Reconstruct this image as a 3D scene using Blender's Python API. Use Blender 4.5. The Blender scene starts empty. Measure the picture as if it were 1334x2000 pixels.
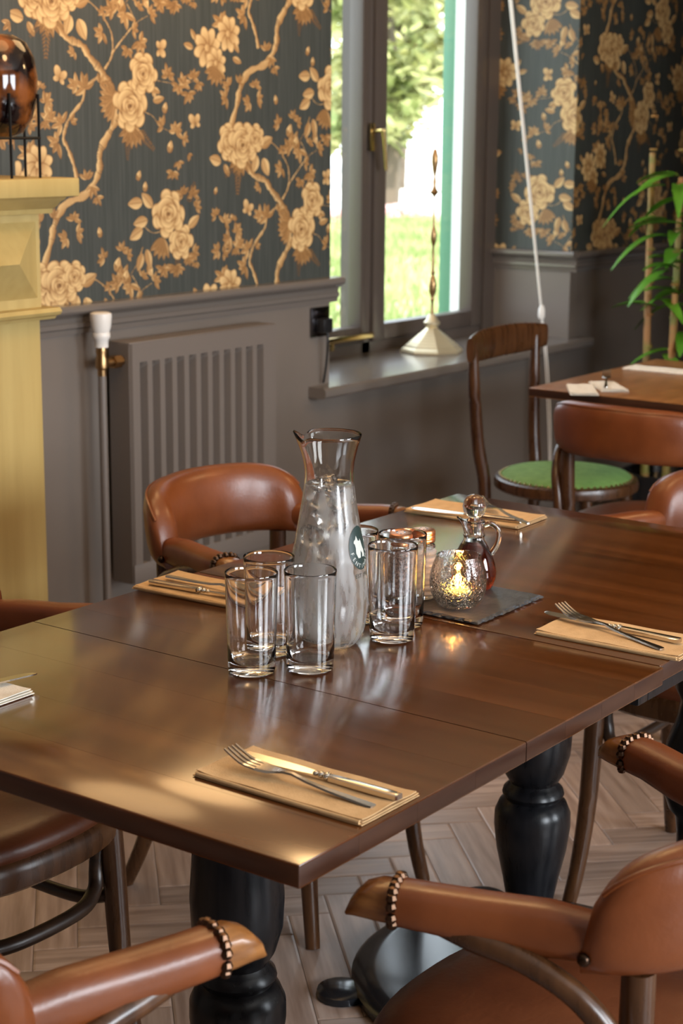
import bpy, bmesh, math, random
import numpy as np
from mathutils import Vector, Matrix
random.seed(7)
PI = math.pi
S = bpy.context.scene
COL = S.collection
# ------------------------------------------------------------------ camera, world, sun, lights, exposure
F_PX = 3359.45
yaw, pitch, roll = math.radians(36.21), math.radians(12.551), math.radians(.4423)
fw = Vector((math.cos(yaw)*math.cos(pitch), math.sin(yaw)*math.cos(pitch), -math.sin(pitch)))
rt = Vector((math.sin(yaw), -math.cos(yaw), 0))
up = rt.cross(fw)
rt2 = math.cos(roll)*rt + math.sin(roll)*up
up2 = -math.sin(roll)*rt + math.cos(roll)*up
cd = bpy.data.cameras.new('camera'); cam = bpy.data.objects.new('camera', cd); COL.objects.link(cam)
m = Matrix((rt2, up2, -fw)).transposed().to_4x4(); m.translation = (0, 0, 1.43)
cam.matrix_world = m
cd.sensor_fit = 'VERTICAL'; cd.sensor_height = 36; cd.sensor_width = 24
cd.lens = F_PX/2000*36
cd.clip_start = .05; cd.clip_end = 300
cd.dof.use_dof = True; cd.dof.focus_distance = 2.28; cd.dof.aperture_fstop = 8.5
S.camera = cam

W = bpy.data.worlds.new('world'); S.world = W; W.use_nodes = True
bgn = W.node_tree.nodes['Background']
bgn.inputs[0].default_value = (.80, .91, 1, 1); bgn.inputs[1].default_value = 5.2
sd = bpy.data.lights.new('sun', 'SUN'); sd.energy = 10; sd.angle = .02; sd.color = (1, .95, .86)
so = bpy.data.objects.new('sun', sd); COL.objects.link(so)
so.rotation_euler = Vector((.35, .65, -.85)).to_track_quat('-Z', 'Y').to_euler()

def area(name, loc, target, sx, sy, e, c):
    d = bpy.data.lights.new(name, 'AREA'); d.shape = 'RECTANGLE'; d.size = sx; d.size_y = sy; d.energy = e; d.color = c
    o = bpy.data.objects.new(name, d); COL.objects.link(o); o.location = loc
    o.rotation_euler = (Vector(target)-Vector(loc)).to_track_quat('-Z', 'Y').to_euler()
    return o
def point(name, loc, e, c, r=.06):
    d = bpy.data.lights.new(name, 'POINT'); d.energy = e; d.color = c; d.shadow_soft_size = r
    o = bpy.data.objects.new(name, d); COL.objects.link(o); o.location = loc
    return o
COOL = (.86, .93, 1); WARM = (1, .62, .28)
area('front_window_light', (1.2, -2.9, 1.55), (1.6, 0, 1.1), 1.3, 1.5, 190, COOL)
area('front_window_light', (3.2, -2.9, 1.55), (2.8, 0, 1.1), 1.3, 1.5, 165, COOL)
point('wall_lamp_light', (3.28, 2.60, 2.24), 15, WARM, .24)
point('wall_lamp_light', (2.45, 2.45, 2.2), 11, WARM, .26)
point('warm_fill_light', (2.3, 1.5, 2.35), 24, WARM, .14)  # warm fill added above the tables to lift the left wall
point('warm_fill_light', (4.55, .95, 2.3), 22, WARM, .10)  # second added fill, brightens the corner table

S.cycles.max_bounces = 28; S.cycles.transmission_bounces = 28; S.cycles.transparent_max_bounces = 16
vs = S.view_settings
vs.view_transform = 'Standard'; vs.look = 'None'; vs.gamma = 1; vs.use_curve_mapping = False
vs.exposure = 0.0

# ------------------------------------------------------------------ helpers
def tag(o, label=None, cat=None, group=None, kind=None):
    if label: o['label'] = label
    if cat: o['category'] = cat
    if group: o['group'] = group
    if kind: o['kind'] = kind
    return o
def thing(name, label, cat, loc=(0, 0, 0), rz=0, group=None):
    o = bpy.data.objects.new(name, None); COL.objects.link(o); o.empty_display_size = .05
    o.location = loc; o.rotation_euler = (0, 0, rz)
    return tag(o, label, cat, group)
class MB:
    def __init__(s): s.v = []; s.f = []
    def add(s, vs, fs):
        n = len(s.v); s.v += [tuple(x) for x in vs]; s.f += [tuple(i+n for i in q) for q in fs]; return s
    def box(s, x0, x1, y0, y1, z0, z1, b=0):
        if b <= 0:
            vs = [(x, y, z) for z in (z0, z1) for y in (y0, y1) for x in (x0, x1)]
            return s.add(vs, [(0, 2, 3, 1), (4, 5, 7, 6), (0, 1, 5, 4), (2, 6, 7, 3), (0, 4, 6, 2), (1, 3, 7, 5)])
        bm = bmesh.new(); bmesh.ops.create_cube(bm, size=1)
        for v in bm.verts: v.co = Vector(((x0+x1)/2+v.co.x*(x1-x0), (y0+y1)/2+v.co.y*(y1-y0), (z0+z1)/2+v.co.z*(z1-z0)))
        bmesh.ops.bevel(bm, geom=bm.edges[:], offset=b, segments=2, profile=.5, affect='EDGES')
        return s.bm(bm)
    def bm(s, bm):
        bm.verts.index_update()
        s.add([v.co[:] for v in bm.verts], [[v.index for v in f.verts] for f in bm.faces]); bm.free(); return s
    def lathe(s, prof, n=32, c=(0, 0, 0), fn=None):
        vs = []; fs = []; rings = []
        for r, z in prof:
            if r < 1e-6: rings.append([len(vs)]); vs.append((c[0], c[1], c[2]+z))
            else:
                rings.append(list(range(len(vs), len(vs)+n)))
                for k in range(n):
                    a = 2*PI*k/n; p = (r*math.cos(a), r*math.sin(a), z)
                    if fn: p = fn(p, a)
                    vs.append((c[0]+p[0], c[1]+p[1], c[2]+p[2]))
        for A, B in zip(rings, rings[1:]):
            if len(A) == 1 and len(B) == 1: continue
            for k in range(n):
                k2 = (k+1) % n
                if len(A) == 1: fs.append((A[0], B[k2], B[k]))
                elif len(B) == 1: fs.append((A[k], A[k2], B[0]))
                else: fs.append((A[k], A[k2], B[k2], B[k]))
        return s.add(vs, fs)
    def tube(s, pts, r, n=12, closed=False, sub=6, flat=1.0, caps=True):
        """smooth tube through pts; r = number or list per control point; flat squashes the section vertically"""
        P = [Vector(p) for p in pts]; m_ = len(P)
        R = [r]*m_ if not hasattr(r, '__len__') else list(r)
        path = []; rad = []
        segs = m_ if closed else m_-1
        for i in range(segs):
            g = (lambda k: P[k % m_]) if closed else (lambda k: P[min(max(k, 0), m_-1)])
            p0, p1, p2, p3 = g(i-1), g(i), g(i+1), g(i+2)
            for j in range(sub):
                t = j/sub
                path.append(.5*((2*p1)+(p2-p0)*t+(2*p0-5*p1+4*p2-p3)*t*t+(3*p1-p0-3*p2+p3)*t**3))
                rad.append(R[i]*(1-t)+R[(i+1) % m_]*t)
        if not closed: path.append(P[-1]); rad.append(R[-1])
        return s.sweep(path, [[(rad[i]*math.cos(2*PI*k/n), rad[i]*flat*math.sin(2*PI*k/n)) for k in range(n)] for i in range(len(path))], closed, caps)
    def sweep(s, path, secs, closed=False, caps=True, upv=Vector((0, 0, 1))):
        n = len(secs[0]); N = len(path); vs = []
        path = [Vector(p) for p in path]; prevx = None
        for i, p in enumerate(path):
            a = path[(i-1) % N] if (closed or i > 0) else p
            b = path[(i+1) % N] if (closed or i < N-1) else p
            t = (b-a).normalized()
            x = t.cross(upv)
            if x.length < .08: x = prevx if prevx is not None else Vector((1, 0, 0))
            elif prevx is not None and x.dot(prevx) < 0: x = -x
            x = (x-t*x.dot(t)).normalized(); prevx = x
            y = x.cross(t)
            for u, w in secs[i]: vs.append(p+x*u+y*w)
        fs = []
        for i in range(N if closed else N-1):
            for k in range(n):
                a, b = i*n, ((i+1) % N)*n; k2 = (k+1) % n
                fs.append((a+k, a+k2, b+k2, b+k))
        if caps and not closed:
            fs.append(tuple(range(n-1, -1, -1))); fs.append(tuple(range((N-1)*n, N*n)))
        return s.add(vs, fs)
    def prism(s, poly, axis, a, b):
        """extrude 2D polygon along axis from a to b; poly coords are the other two axes in order"""
        n = len(poly)
        def P(u, w, t): return {'x': (t, u, w), 'y': (u, t, w), 'z': (u, w, t)}[axis]
        vs = [P(u, w, a) for u, w in poly]+[P(u, w, b) for u, w in poly]
        fs = [tuple(range(n-1, -1, -1)), tuple(range(n, 2*n))]+[(k, (k+1) % n, n+(k+1) % n, n+k) for k in range(n)]
        return s.add(vs, fs)
    def sphere(s, c, r, n=12, sc=(1, 1, 1)):
        vs = []; fs = []; h = n//2
        prof = [(math.sin(PI*i/h), -math.cos(PI*i/h)) for i in range(h+1)]
        t = MB().lathe([(a if 0 < i < h else 0, b) for i, (a, b) in enumerate(prof)], n)
        return s.add([(c[0]+x*r*sc[0], c[1]+y*r*sc[1], c[2]+z*r*sc[2]) for x, y, z in t.v], t.f)
    def map(s, fn): s.v = [tuple(fn(v)) for v in s.v]; return s
    def build(s, name, mat, parent=None, smooth=True, angle=40, kind=None, label=None):
        me = bpy.data.meshes.new(name); me.from_pydata(s.v, [], s.f); me.update()
        bm = bmesh.new(); bm.from_mesh(me); bmesh.ops.recalc_face_normals(bm, faces=bm.faces[:]); bm.to_mesh(me); bm.free()
        if smooth:
            me.shade_smooth()
            try: me.set_sharp_from_angle(angle=math.radians(angle))
            except Exception: pass
        if mat: me.materials.append(mat)
        o = bpy.data.objects.new(name, me); COL.objects.link(o)
        if parent: o.parent = parent
        if kind: o['kind'] = kind
        if label: o['label'] = label
        return o
def copy_tree(o, parent=None):
    c = o.copy(); COL.objects.link(c)
    if parent: c.parent = parent
    for ch in list(o.children): copy_tree(ch, c)
    return c

# ------------------------------------------------------------------ materials
def mat(name, col=(.5, .5, .5), rough=.5, metal=0., **kw):
    M = bpy.data.materials.new(name); M.use_nodes = True
    b = M.node_tree.nodes['Principled BSDF']
    b.inputs['Base Color'].default_value = (*col, 1); b.inputs['Roughness'].default_value = rough; b.inputs['Metallic'].default_value = metal
    for k, v in kw.items():
        b.inputs[k.replace('_', ' ')].default_value = v
    return M
def nodes(M): return M.node_tree.nodes, M.node_tree.links, M.node_tree.nodes['Principled BSDF']
def noise_col(M, c1, c2, scale=(5, 5, 5), detail=4, lo=.35, hi=.65, coord='Object', rough=None, bump=0, bscale=None, wave=False):
    N, L, b = nodes(M)
    tc = N.new('ShaderNodeTexCoord'); mp = N.new('ShaderNodeMapping'); mp.inputs['Scale'].default_value = scale
    L.new(tc.outputs[coord], mp.inputs[0])
    oi = N.new('ShaderNodeObjectInfo'); 
    ad = N.new('ShaderNodeVectorMath'); ad.operation = 'ADD'
    sc = N.new('ShaderNodeMath'); sc.operation = 'MULTIPLY'; sc.inputs[1].default_value = 37.
    L.new(oi.outputs['Random'], sc.inputs[0]); L.new(mp.outputs[0], ad.inputs[0]); L.new(sc.outputs[0], ad.inputs[1])
    nz = N.new('ShaderNodeTexNoise'); nz.inputs['Scale'].default_value = 1; nz.inputs['Detail'].default_value = detail
    L.new(ad.outputs[0], nz.inputs['Vector'])
    cr = N.new('ShaderNodeValToRGB'); cr.color_ramp.elements[0].position = lo; cr.color_ramp.elements[1].position = hi
    cr.color_ramp.elements[0].color = (*c1, 1); cr.color_ramp.elements[1].color = (*c2, 1)
    L.new(nz.outputs['Fac'], cr.inputs[0]); L.new(cr.outputs[0], b.inputs['Base Color'])
    if rough:
        mr = N.new('ShaderNodeMapRange'); mr.inputs[3].default_value = rough[0]; mr.inputs[4].default_value = rough[1]
        L.new(nz.outputs['Fac'], mr.inputs[0]); L.new(mr.outputs[0], b.inputs['Roughness'])
    if bump:
        n2 = nz
        if bscale:
            n2 = N.new('ShaderNodeTexNoise'); n2.inputs['Scale'].default_value = bscale; n2.inputs['Detail'].default_value = 3
            L.new(tc.outputs[coord], n2.inputs['Vector'])
        bp = N.new('ShaderNodeBump'); bp.inputs['Strength'].default_value = bump; bp.inputs['Distance'].default_value = .002
        L.new(n2.outputs['Fac'], bp.inputs['Height']); L.new(bp.outputs[0], b.inputs['Normal'])
    return M, oi, cr
def wood(name, c1, c2, rough, scale, bump=.1, var=.25, coat=0, coord='Object'):
    """grain streaks; each object gets its own tone and grain offset"""
    M = mat(name, c1, .4)
    M, oi, cr = noise_col(M, c1, c2, scale, 6, .3, .7, coord, rough, bump)
    N, L, b = nodes(M)
    hs = N.new('ShaderNodeHueSaturation'); mr = N.new('ShaderNodeMapRange'); mr.inputs[3].default_value = 1-var; mr.inputs[4].default_value = 1+var
    L.new(oi.outputs['Random'], mr.inputs[0]); L.new(mr.outputs[0], hs.inputs['Value']); L.new(cr.outputs[0], hs.inputs['Color'])
    L.new(hs.outputs[0], b.inputs['Base Color'])
    b.inputs['Coat Weight'].default_value = coat; b.inputs['Coat Roughness'].default_value = .11
    return M
def glass(name, ior=1.45, rough=0., col=(1, 1, 1)):
    return mat(name, col, rough, 0, Transmission_Weight=1., IOR=ior)

M_table = wood('table_wood', (.056, .0160, .0032), (.108, .0315, .0065), (.15, .22), (28, 2.0, 28), .012, .17, .45)
M_tableside = wood('table_edge_wood', (.030, .010, .005), (.055, .020, .009), (.3, .4), (8, 8, 60), .05, .05)
M_chairwood = wood('chair_wood', (.038, .014, .005), (.085, .033, .011), (.22, .34), (60, 60, 8), .03, .1)
M_armwood = wood('arm_tip_wood', (.14, .050, .014), (.30, .125, .036), (.2, .3), (90, 14, 90), .03, .1)
M_darkwood = wood('dark_chair_wood', (.020, .010, .006), (.05, .024, .012), (.3, .4), (20, 20, 120), .06, .05)
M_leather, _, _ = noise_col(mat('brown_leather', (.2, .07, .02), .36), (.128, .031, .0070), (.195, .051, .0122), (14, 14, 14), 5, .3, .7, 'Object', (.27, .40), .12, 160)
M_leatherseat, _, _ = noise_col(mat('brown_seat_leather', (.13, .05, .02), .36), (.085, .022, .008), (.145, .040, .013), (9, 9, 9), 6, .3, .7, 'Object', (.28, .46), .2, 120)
M_nail = mat('nail_head', (.085, .048, .030), .34, 1)
M_black = mat('black_painted_wood', (.006, .0062, .0075), .27, 0, Specular_IOR_Level=.35)
noise_col(M_black, (.005, .005, .006), (.010, .010, .012), (90, 90, 6), 4, .3, .7, 'Object', (.22, .36), .12)
M_blackmetal = mat('black_lacquer_metal', (.010, .011, .013), .16)
M_paint = mat('taupe_paint', (.12, .10, .088), .42)
noise_col(M_paint, (.146, .120, .100), (.164, .136, .115), (3, 3, 3), 4, .3, .7, 'Object', (.38, .5), .06, 300)
M_trim = mat('taupe_gloss_paint', (.145, .123, .107), .20)
M_rad = mat('radiator_paint', (.15, .125, .108), .38)
M_cream = mat('mantel_paint', (.50, .375, .165), .45)
noise_col(M_cream, (.42, .30, .105), (.48, .35, .13), (40, 40, 3), 4, .3, .7, 'Object', (.4, .5), .05)
M_frame = mat('window_frame_paint', (.085, .066, .055), .35)
M_brass = mat('brass', (.62, .46, .20), .22, 1)
M_oldbrass = mat('aged_brass', (.36, .22, .10), .32, 1)
M_silver = mat('cutlery_steel', (.62, .58, .52), .16, 1)
M_chrome = mat('black_chrome', (.16, .15, .16), .2, 1)
M_white = mat('white_plastic', (.75, .72, .68), .35)
M_copper = mat('copper_lid', (.50, .22, .10), .3, 1)
M_glass = glass('clear_glass', 1.47)
M_water = glass('chilled_water', 1.33)
M_ice = glass('ice', 1.31, .12)
M_ceiling = mat('ceiling_paint', (.62, .58, .52), .8)
M_napkin = mat('kraft_napkin', (.60, .38, .18), .85)
noise_col(M_napkin, (.56, .35, .165), (.66, .43, .21), (60, 60, 60), 4, .3, .7, 'Object', None, .25, 500)
M_napkinpale = mat('pale_napkin', (.78, .72, .62), .85)
noise_col(M_napkinpale, (.72, .66, .56), (.82, .77, .68), (60, 60, 60), 4, .3, .7, 'Object', None, .25, 500)
M_slate = mat('slate', (.03, .031, .033), .45)
noise_col(M_slate, (.022, .023, .025), (.055, .055, .058), (40, 40, 40), 8, .3, .7, 'Object', (.35, .55), .5, 90)
M_green = mat('green_upholstery', (.12, .24, .05), .8)
noise_col(M_green, (.14, .27, .06), (.19, .34, .085), (40, 40, 40), 3, .3, .7, 'Object', None, .2, 400)
M_floor = wood('floor_plank', (.20, .135, .105), (.37, .275, .225), (.28, .40), (5, 60, 60), .15, .22)
M_floorbase = mat('floor_joint', (.10, .075, .06), .5)
M_grass = mat('lawn_grass', (.12, .25, .035), .8)
noise_col(M_grass, (.15, .21, .06), (.36, .40, .17), (.5, .5, .5), 6, .35, .65, 'Object')
M_gravel = mat('pale_gravel', (.8, .78, .74), .9)
M_leaf = mat('tree_leaf', (.17, .27, .05), .7, 0, Transmission_Weight=0.)
noise_col(M_leaf, (.20, .25, .08), (.50, .48, .22), (1.2, 1.2, 1.2), 4, .35, .65, 'Object')
M_trunk = mat('tree_bark', (.10, .075, .05), .9)
M_postgreen = mat('green_painted_post', (.10, .27, .17), .5)
M_rendwhite = mat('white_render', (.85, .86, .86), .7)
M_bamboo = mat('bamboo_leaf', (.07, .24, .015), .32)
noise_col(M_bamboo, (.045, .17, .010), (.13, .36, .030), (9, 9, 9), 3, .3, .7)
M_cane = mat('bamboo_cane', (.30, .22, .06), .5)
noise_col(M_cane, (.22, .22, .05), (.42, .20, .07), (2, 2, 14), 3, .4, .6)
M_wax = mat('tealight_wax', (.85, .62, .30), .5, 0, Subsurface_Weight=.6, Emission_Color=(1, .5, .12, 1), Emission_Strength=.0)

# wallpaper print: one repeat computed here (tone in red, print mask in green), mapped half-drop in the material
def wallpaper_tile():
    X0, TW, TH, PX = 2.935, .693, .656, 1200
    Wp, Hp = int(TW*PX), int(TH*PX)
    tone = np.zeros((Hp, Wp)); mask = np.zeros((Hp, Wp))
    rng = random.Random(3)
    def stamp(cx, cz, rad, fn):
        """fn(dx,dz)->(alpha,tone) on a local window in metres; wraps round the repeat"""
        r = int(rad*PX)+2; ix, iz = int(round((cx-X0)*PX)), int(round(cz*PX))
        g = np.arange(-r, r+1); dx, dz = np.meshgrid(g/PX, g/PX)
        a, t = fn(dx, dz); a = np.clip(a, 0, 1)
        # half-drop wrap: each full step in x shifts z by half the repeat
        gx = ix+g; k = np.floor_divide(gx, Wp); cols = gx-k*Wp
        sh = (k*Hp//2)
        rows = ((iz+g)[:, None]+sh[None, :]) % Hp
        cc = np.broadcast_to(cols[None, :], rows.shape)
        tone[rows, cc] = tone[rows, cc]*(1-a)+t*a
        mask[rows, cc] = np.maximum(mask[rows, cc]*(1-a), 0)+a
    AA = PX/1.6
    def petal(cx, cz, a, L, Wd, t0, t1, edge=.25):
        """ellipse starting at (cx,cz), growing along angle a; tone t0 at root, t1 at tip, dark rim"""
        mx, mz = cx+math.cos(a)*L/2, cz+math.sin(a)*L/2
        def fn(dx, dz):
            u = dx*math.cos(a)+dz*math.sin(a); w = -dx*math.sin(a)+dz*math.cos(a)
            rr = np.sqrt((u/(L/2))**2+(w/(Wd/2))**2)
            al = (1-rr)*min(L, Wd)/2*AA
            t = t0+(t1-t0)*(u/L+.5)-edge*np.clip((rr-.72)/.28, 0, 1)
            return al, t
        stamp(mx, mz, max(L, Wd)*.55, fn)
    def leaf(cx, cz, a, L, Wd, t=.62):
        mx, mz = cx+math.cos(a)*L/2, cz+math.sin(a)*L/2
        def fn(dx, dz):
            u = dx*math.cos(a)+dz*math.sin(a); w = -dx*math.sin(a)+dz*math.cos(a)
            s = np.clip(u/L+.5, 0, 1); half = Wd/2*np.sin(PI*s**.8)**.8
            al = (half-np.abs(w))*AA; al = np.where((u > -L/2) & (u < L/2), al, 0)
            vein = np.exp(-(w/.0012)**2)*.25
            tt = t+.18*np.sign(w)*np.clip(np.abs(w)/Wd*2, 0, 1)-vein-.18*np.clip(1-(half-np.abs(w))/.0015, 0, 1)
            return al, tt
        stamp(mx, mz, L*.55+Wd*.3, fn)
    def disc(cx, cz, rx, rz, a, t0, t1):
        """cupped petal: bright along its outer lip on side a, dark inside and at the rim line"""
        def fn(dx, dz):
            rr = np.sqrt((dx/rx)**2+(dz/rz)**2); side = (dx*math.cos(a)/rx+dz*math.sin(a)/rz)
            t = t0+(t1-t0)*np.clip(.35+.65*side*rr, 0, 1)-.40*np.clip((rr-.88)/.12, 0, 1)
            return (1-rr)*min(rx, rz)*AA, t
        stamp(cx, cz, max(rx, rz)*1.05, fn)
    def rose(cx, cz, r, ang=0.):
        for k in range(7):
            a = ang+k*2*PI/7+rng.uniform(-.2, .2)
            petal(cx+math.cos(a)*r*.42, cz+math.sin(a)*r*.42, a, r*.62, r*rng.uniform(.66, .85), .38, .95, .45)
        for k in range(6):
            a = ang+.5+k*2*PI/6; disc(cx+math.cos(a)*r*.42, cz+math.sin(a)*r*.42, r*.38, r*.36, a, .30, 1.0)
        sc = .60; a = ang+2.1
        while sc > .12:
            disc(cx+math.cos(a)*r*sc*.28, cz+math.sin(a)*r*sc*.28, r*sc, r*sc*.92, a, .26, 1.0)
            a += 2.25; sc *= .83
        disc(cx, cz, r*.09, r*.08, a, .15, .5)
    def branch(pts, w0, w1):
        n = len(pts)-1; lp = []
        for i in range(n):
            p0, p1, p2, p3 = [np.array(pts[min(max(i+j, 0), n)]) for j in (-1, 0, 1, 2)]
            for j in range(10):
                t = j/10; lp.append(.5*((2*p1)+(p2-p0)*t+(2*p0-5*p1+4*p2-p3)*t*t+(3*p1-p0-3*p2+p3)*t**3))
        N_ = len(lp)
        sub = []
        for i in range(N_-1):
            d = lp[i+1]-lp[i]; c = max(1, int(np.hypot(*d)/.003))
            for j in range(c): sub.append((lp[i]+d*j/c, math.atan2(d[1], d[0]), (i+j/c)/N_))
        for p, a, s in sub:
            w = (w0+(w1-w0)*s)*(1+.18*math.sin(s*41)+.12*math.sin(s*97))
            def fn(dx, dz, a=a, w=w):
                u = dx*math.cos(a)+dz*math.sin(a); q = -dx*math.sin(a)+dz*math.cos(a)
                al = np.clip((w/2-np.abs(q))*AA, 0, 1)*np.clip((.0032-np.abs(u))*AA, 0, 1)
                lit = (dx*.8+dz*.25)/(w/2)
                return al, .62-.42*lit-.25*np.clip(np.abs(q)/(w/2)-.75, 0, 1)*2
            stamp(p[0], p[1], w*.5+.005, fn)
    def sprig(cx, cz, a, n=5, s=.02, t=.55):
        for k in range(n):
            b = a+(k-(n-1)/2)*.75+rng.uniform(-.2, .2); leaf(cx, cz, b, s*rng.uniform(.8, 1.2), s*.5, t+rng.uniform(-.08, .12))
    def fern(cx, cz, a, L):
        for k in range(9):
            s = k/9; x, z = cx+math.cos(a)*L*s, cz+math.sin(a)*L*s
            for sg in (-1, 1): leaf(x, z, a+sg*.8, L*.34*(1-s*.75), L*.07, .5)
    def bud(cx, cz, a, s=.018):
        leaf(cx, cz, a, s*1.4, s*.95, .75); leaf(cx, cz, a+.5, s*.8, s*.45, .5); leaf(cx, cz, a-.5, s*.8, s*.45, .5)
    def fly(cx, cz, a):
        for b, L in ((1.0, .034), (-.35, .030), (2.2, .022), (-1.6, .02)): petal(cx, cz, a+b, L, L*.72, .5, .85, .25)
    # photograph pixel -> wall metres (plane y=3): picks where each motif of the print sits
    Rv, Uv, Fv = rt2, up2, fw
    def wp(x, y):
        u, v = x/2.0212, y/2.0212
        d = Fv+Rv*((u-667)/F_PX)-Uv*((v-1000)/F_PX); t = 3.0/d[1]
        return (d[0]*t, 1.43+d[2]*t)
    q = lambda *a: [wp(*p) for p in a]
    branch(q((150, 1120), (198, 960), (212, 890), (255, 810), (340, 765), (388, 680), (392, 600), (432, 520), (470, 450)), .020, .021)
    branch(q((480, 420), (440, 350), (400, 285), (350, 225), (320, 180), (262, 152), (225, 105), (190, 40)), .022, .016)
    branch(q((300, 700), (285, 640), (262, 580), (248, 545), (270, 470), (322, 400), (335, 345), (385, 305)), .013, .008)
    branch(q((412, 272), (440, 215), (436, 130), (395, 55), (345, 5), (290, -20)), .008, .004)
    branch(q((440, 210), (485, 150), (535, 92), (585, 62)), .007, .003)
    branch(q((500, 20), (520, 60), (528, 100)), .004, .003)
    branch(q((560, 440), (600, 460), (630, 500), (690, 530)), .004, .002)
    branch(q((560, 980), (540, 1040), (510, 1090)), .005, .003)
    branch(q((545, 870), (600, 920), (660, 900)), .004, .003)
    branch(q((620, 320), (680, 330), (740, 330), (790, 300)), .003, .002)
    for x, y, a, n, s in [(330, 350, 2, 5, .03), (300, 340, 3, 4, .026), (390, 330, .5, 4, .026), (240, 490, 2.6, 5, .026), (225, 565, 3.3, 5, .028), (275, 480, .3, 3, .02),
                          (180, 400, 1.5, 5, .022), (190, 470, 1.2, 5, .026), (150, 460, 3, 4, .022), (290, 205, 3.6, 4, .02), (160, 350, 1, 3, .016),
                          (290, 870, 1.5, 5, .022), (260, 940, 3.5, 5, .024), (300, 920, 0, 4, .024), (360, 740, 4.8, 4, .022), (380, 780, 5, 4, .020), (340, 710, 1.6, 4, .022),
                          (400, 130, 3.6, 5, .024), (550, 165, 5.5, 6, .028), (500, 195, 4.5, 5, .022), (590, 60, .6, 5, .022), (460, 20, 2, 6, .028), (490, 55, 3.9, 6, .030), (440, 40, 3, 5, .026), (540, 30, .8, 4, .02), (520, 120, .2, 4, .02),
                          (660, 300, 1.4, 6, .024), (700, 340, 4.6, 5, .024), (720, 330, 1, 5, .024), (760, 310, 1.2, 5, .024), (780, 330, 5, 4, .02), (740, 370, 4.8, 5, .024),
                          (690, 520, 1.2, 6, .026), (720, 550, 0, 4, .020), (640, 500, 2.5, 4, .024), (680, 680, 4.6, 5, .022), (740, 610, 5.4, 3, .016), (700, 640, 5, 4, .018),
                          (760, 770, 1.5, 6, .022), (720, 770, 2, 5, .022), (770, 820, .6, 5, .02), (760, 1000, 5.6, 6, .024), (740, 1020, 4.7, 6, .022), (690, 1060, 4.7, 6, .024), (640, 1060, 4.4, 5, .022),
                          (410, 1020, 2.6, 5, .022), (480, 990, 1.2, 5, .02), (500, 1010, .3, 4, .02), (430, 1130, 3.4, 4, .018), (640, 20, 1.5, 4, .02), (690, 20, 4.5, 5, .02), (630, 15, 4.6, 5, .022), (760, 10, 4.6, 4, .016),
                          (850, 850, 2.2, 5, .022), (885, 880, .8, 5, .024), (930, 920, .4, 5, .024), (900, 940, 3.4, 5, .024), (860, 990, 3.2, 5, .024), (880, 1000, .2, 5, .022), (925, 980, 5.6, 5, .022), (880, 1095, 1.4, 6, .030),
                          (900, 340, 2.6, 5, .024), (890, 385, 3.2, 5, .024), (940, 330, 1, 4, .02)]:
        x_, z_ = wp(x, y); sprig(x_, z_, a, n, s*1.22)
    for x, y, a, s in [(645, 450, 1.3, .022), (540, 715, 1.2, .02), (570, 760, 1.5, .02), (395, 940, 1.8, .02), (580, 1045, 5.2, .026), (455, 1075, 1.2, .028), (490, 1120, 1.3, .026), (665, 605, 1.3, .024), (150, 350, 1.6, .014), (845, 770, 1.2, .016), (600, 350, 5, .018)]:
        x_, z_ = wp(x, y); bud(x_, z_, a, s)
    def L_(x, y, a, l, w, t=.62): x_, z_ = wp(x, y); leaf(x_, z_, a, l, w, t)
    # cluster one: two roses in a spray of leaves
    for k in range(9): L_(455, 400, 2.2+k*.28, .062, .022, .5+.05*(k % 3))
    for k in range(7): L_(520, 500, 3.6+k*.34, .058, .020, .48+.06*(k % 2))
    x_, z_ = wp(545, 520); fern(x_, z_, 5.6, .075); x_, z_ = wp(500, 540); fern(x_, z_, 4.7, .06)
    L_(600, 400, .2, .045, .022); L_(600, 350, -.4, .03, .018)
    rose(*wp(510, 420), .062, .3); rose(*wp(562, 292), .052, 1.)
    # cluster three: rose with big leaves
    for a_ in ((560, 800, 3.2), (580, 870, 3.3), (560, 905, 3.6), (600, 820, 2.4)): L_(*a_, .055, .032, .66)
    for k in range(5): L_(640, 940, 3.7+k*.35, .06, .022, .5)
    L_(740, 900, .6, .055, .028, .66); L_(560, 1000, 4.3, .05, .028, .6); L_(575, 985, 5, .055, .028, .62)
    x_, z_ = wp(740, 800); fern(x_, z_, 1.1, .06); x_, z_ = wp(700, 1000); fern(x_, z_, 4.6, .06)
    rose(*wp(712, 955), .048, .8); rose(*wp(662, 845), .062, .1)
    # cluster A: rose group with paired leaves
    for k in range(7): L_(190, 50, 3.4+k*.38, .06, .022, .5)
    L_(90, 75, 2.9, .05, .032, .66); L_(105, 85, -1, .04, .022, .6)
    x_, z_ = wp(180, 90); fern(x_, z_, 4.65, .085); x_, z_ = wp(165, 80); fern(x_, z_, 3.9, .06)
    L_(275, 60, 4.35, .050, .034, .7); L_(305, 75, 5.2, .055, .036, .7); L_(290, 20, .4, .06, .034, .62)
    rose(*wp(130, -15), .05, .6); rose(*wp(200, 5), .062, .2); rose(*wp(262, -20), .04, .6)
    # open flowers
    for (x, y, r) in ((815, 190, .056), (898, 135, .050), (850, 250, .042)):
        x_, z_ = wp(x, y)
        for k in range(8): petal(x_, z_, k*PI/4+.3, r, r*.62, .45, .92, .3)
        petal(x_-r*.2, z_, 0, r*.4, r*.4, .85, .5, .3)
    for k in range(6): L_(850, 270, 3.4+k*.45, .05, .02, .5)
    L_(915, 230, -.3, .04, .02); L_(760, 190, 2.9, .04, .02); L_(770, 160, 2.2, .035, .018); L_(920, 170, 5.4, .035, .018)
    for x, y, a in ((232, 312, .9), (625, 195, -.3), (768, 490, 1.4)): fly(*wp(x, y), a)
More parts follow.
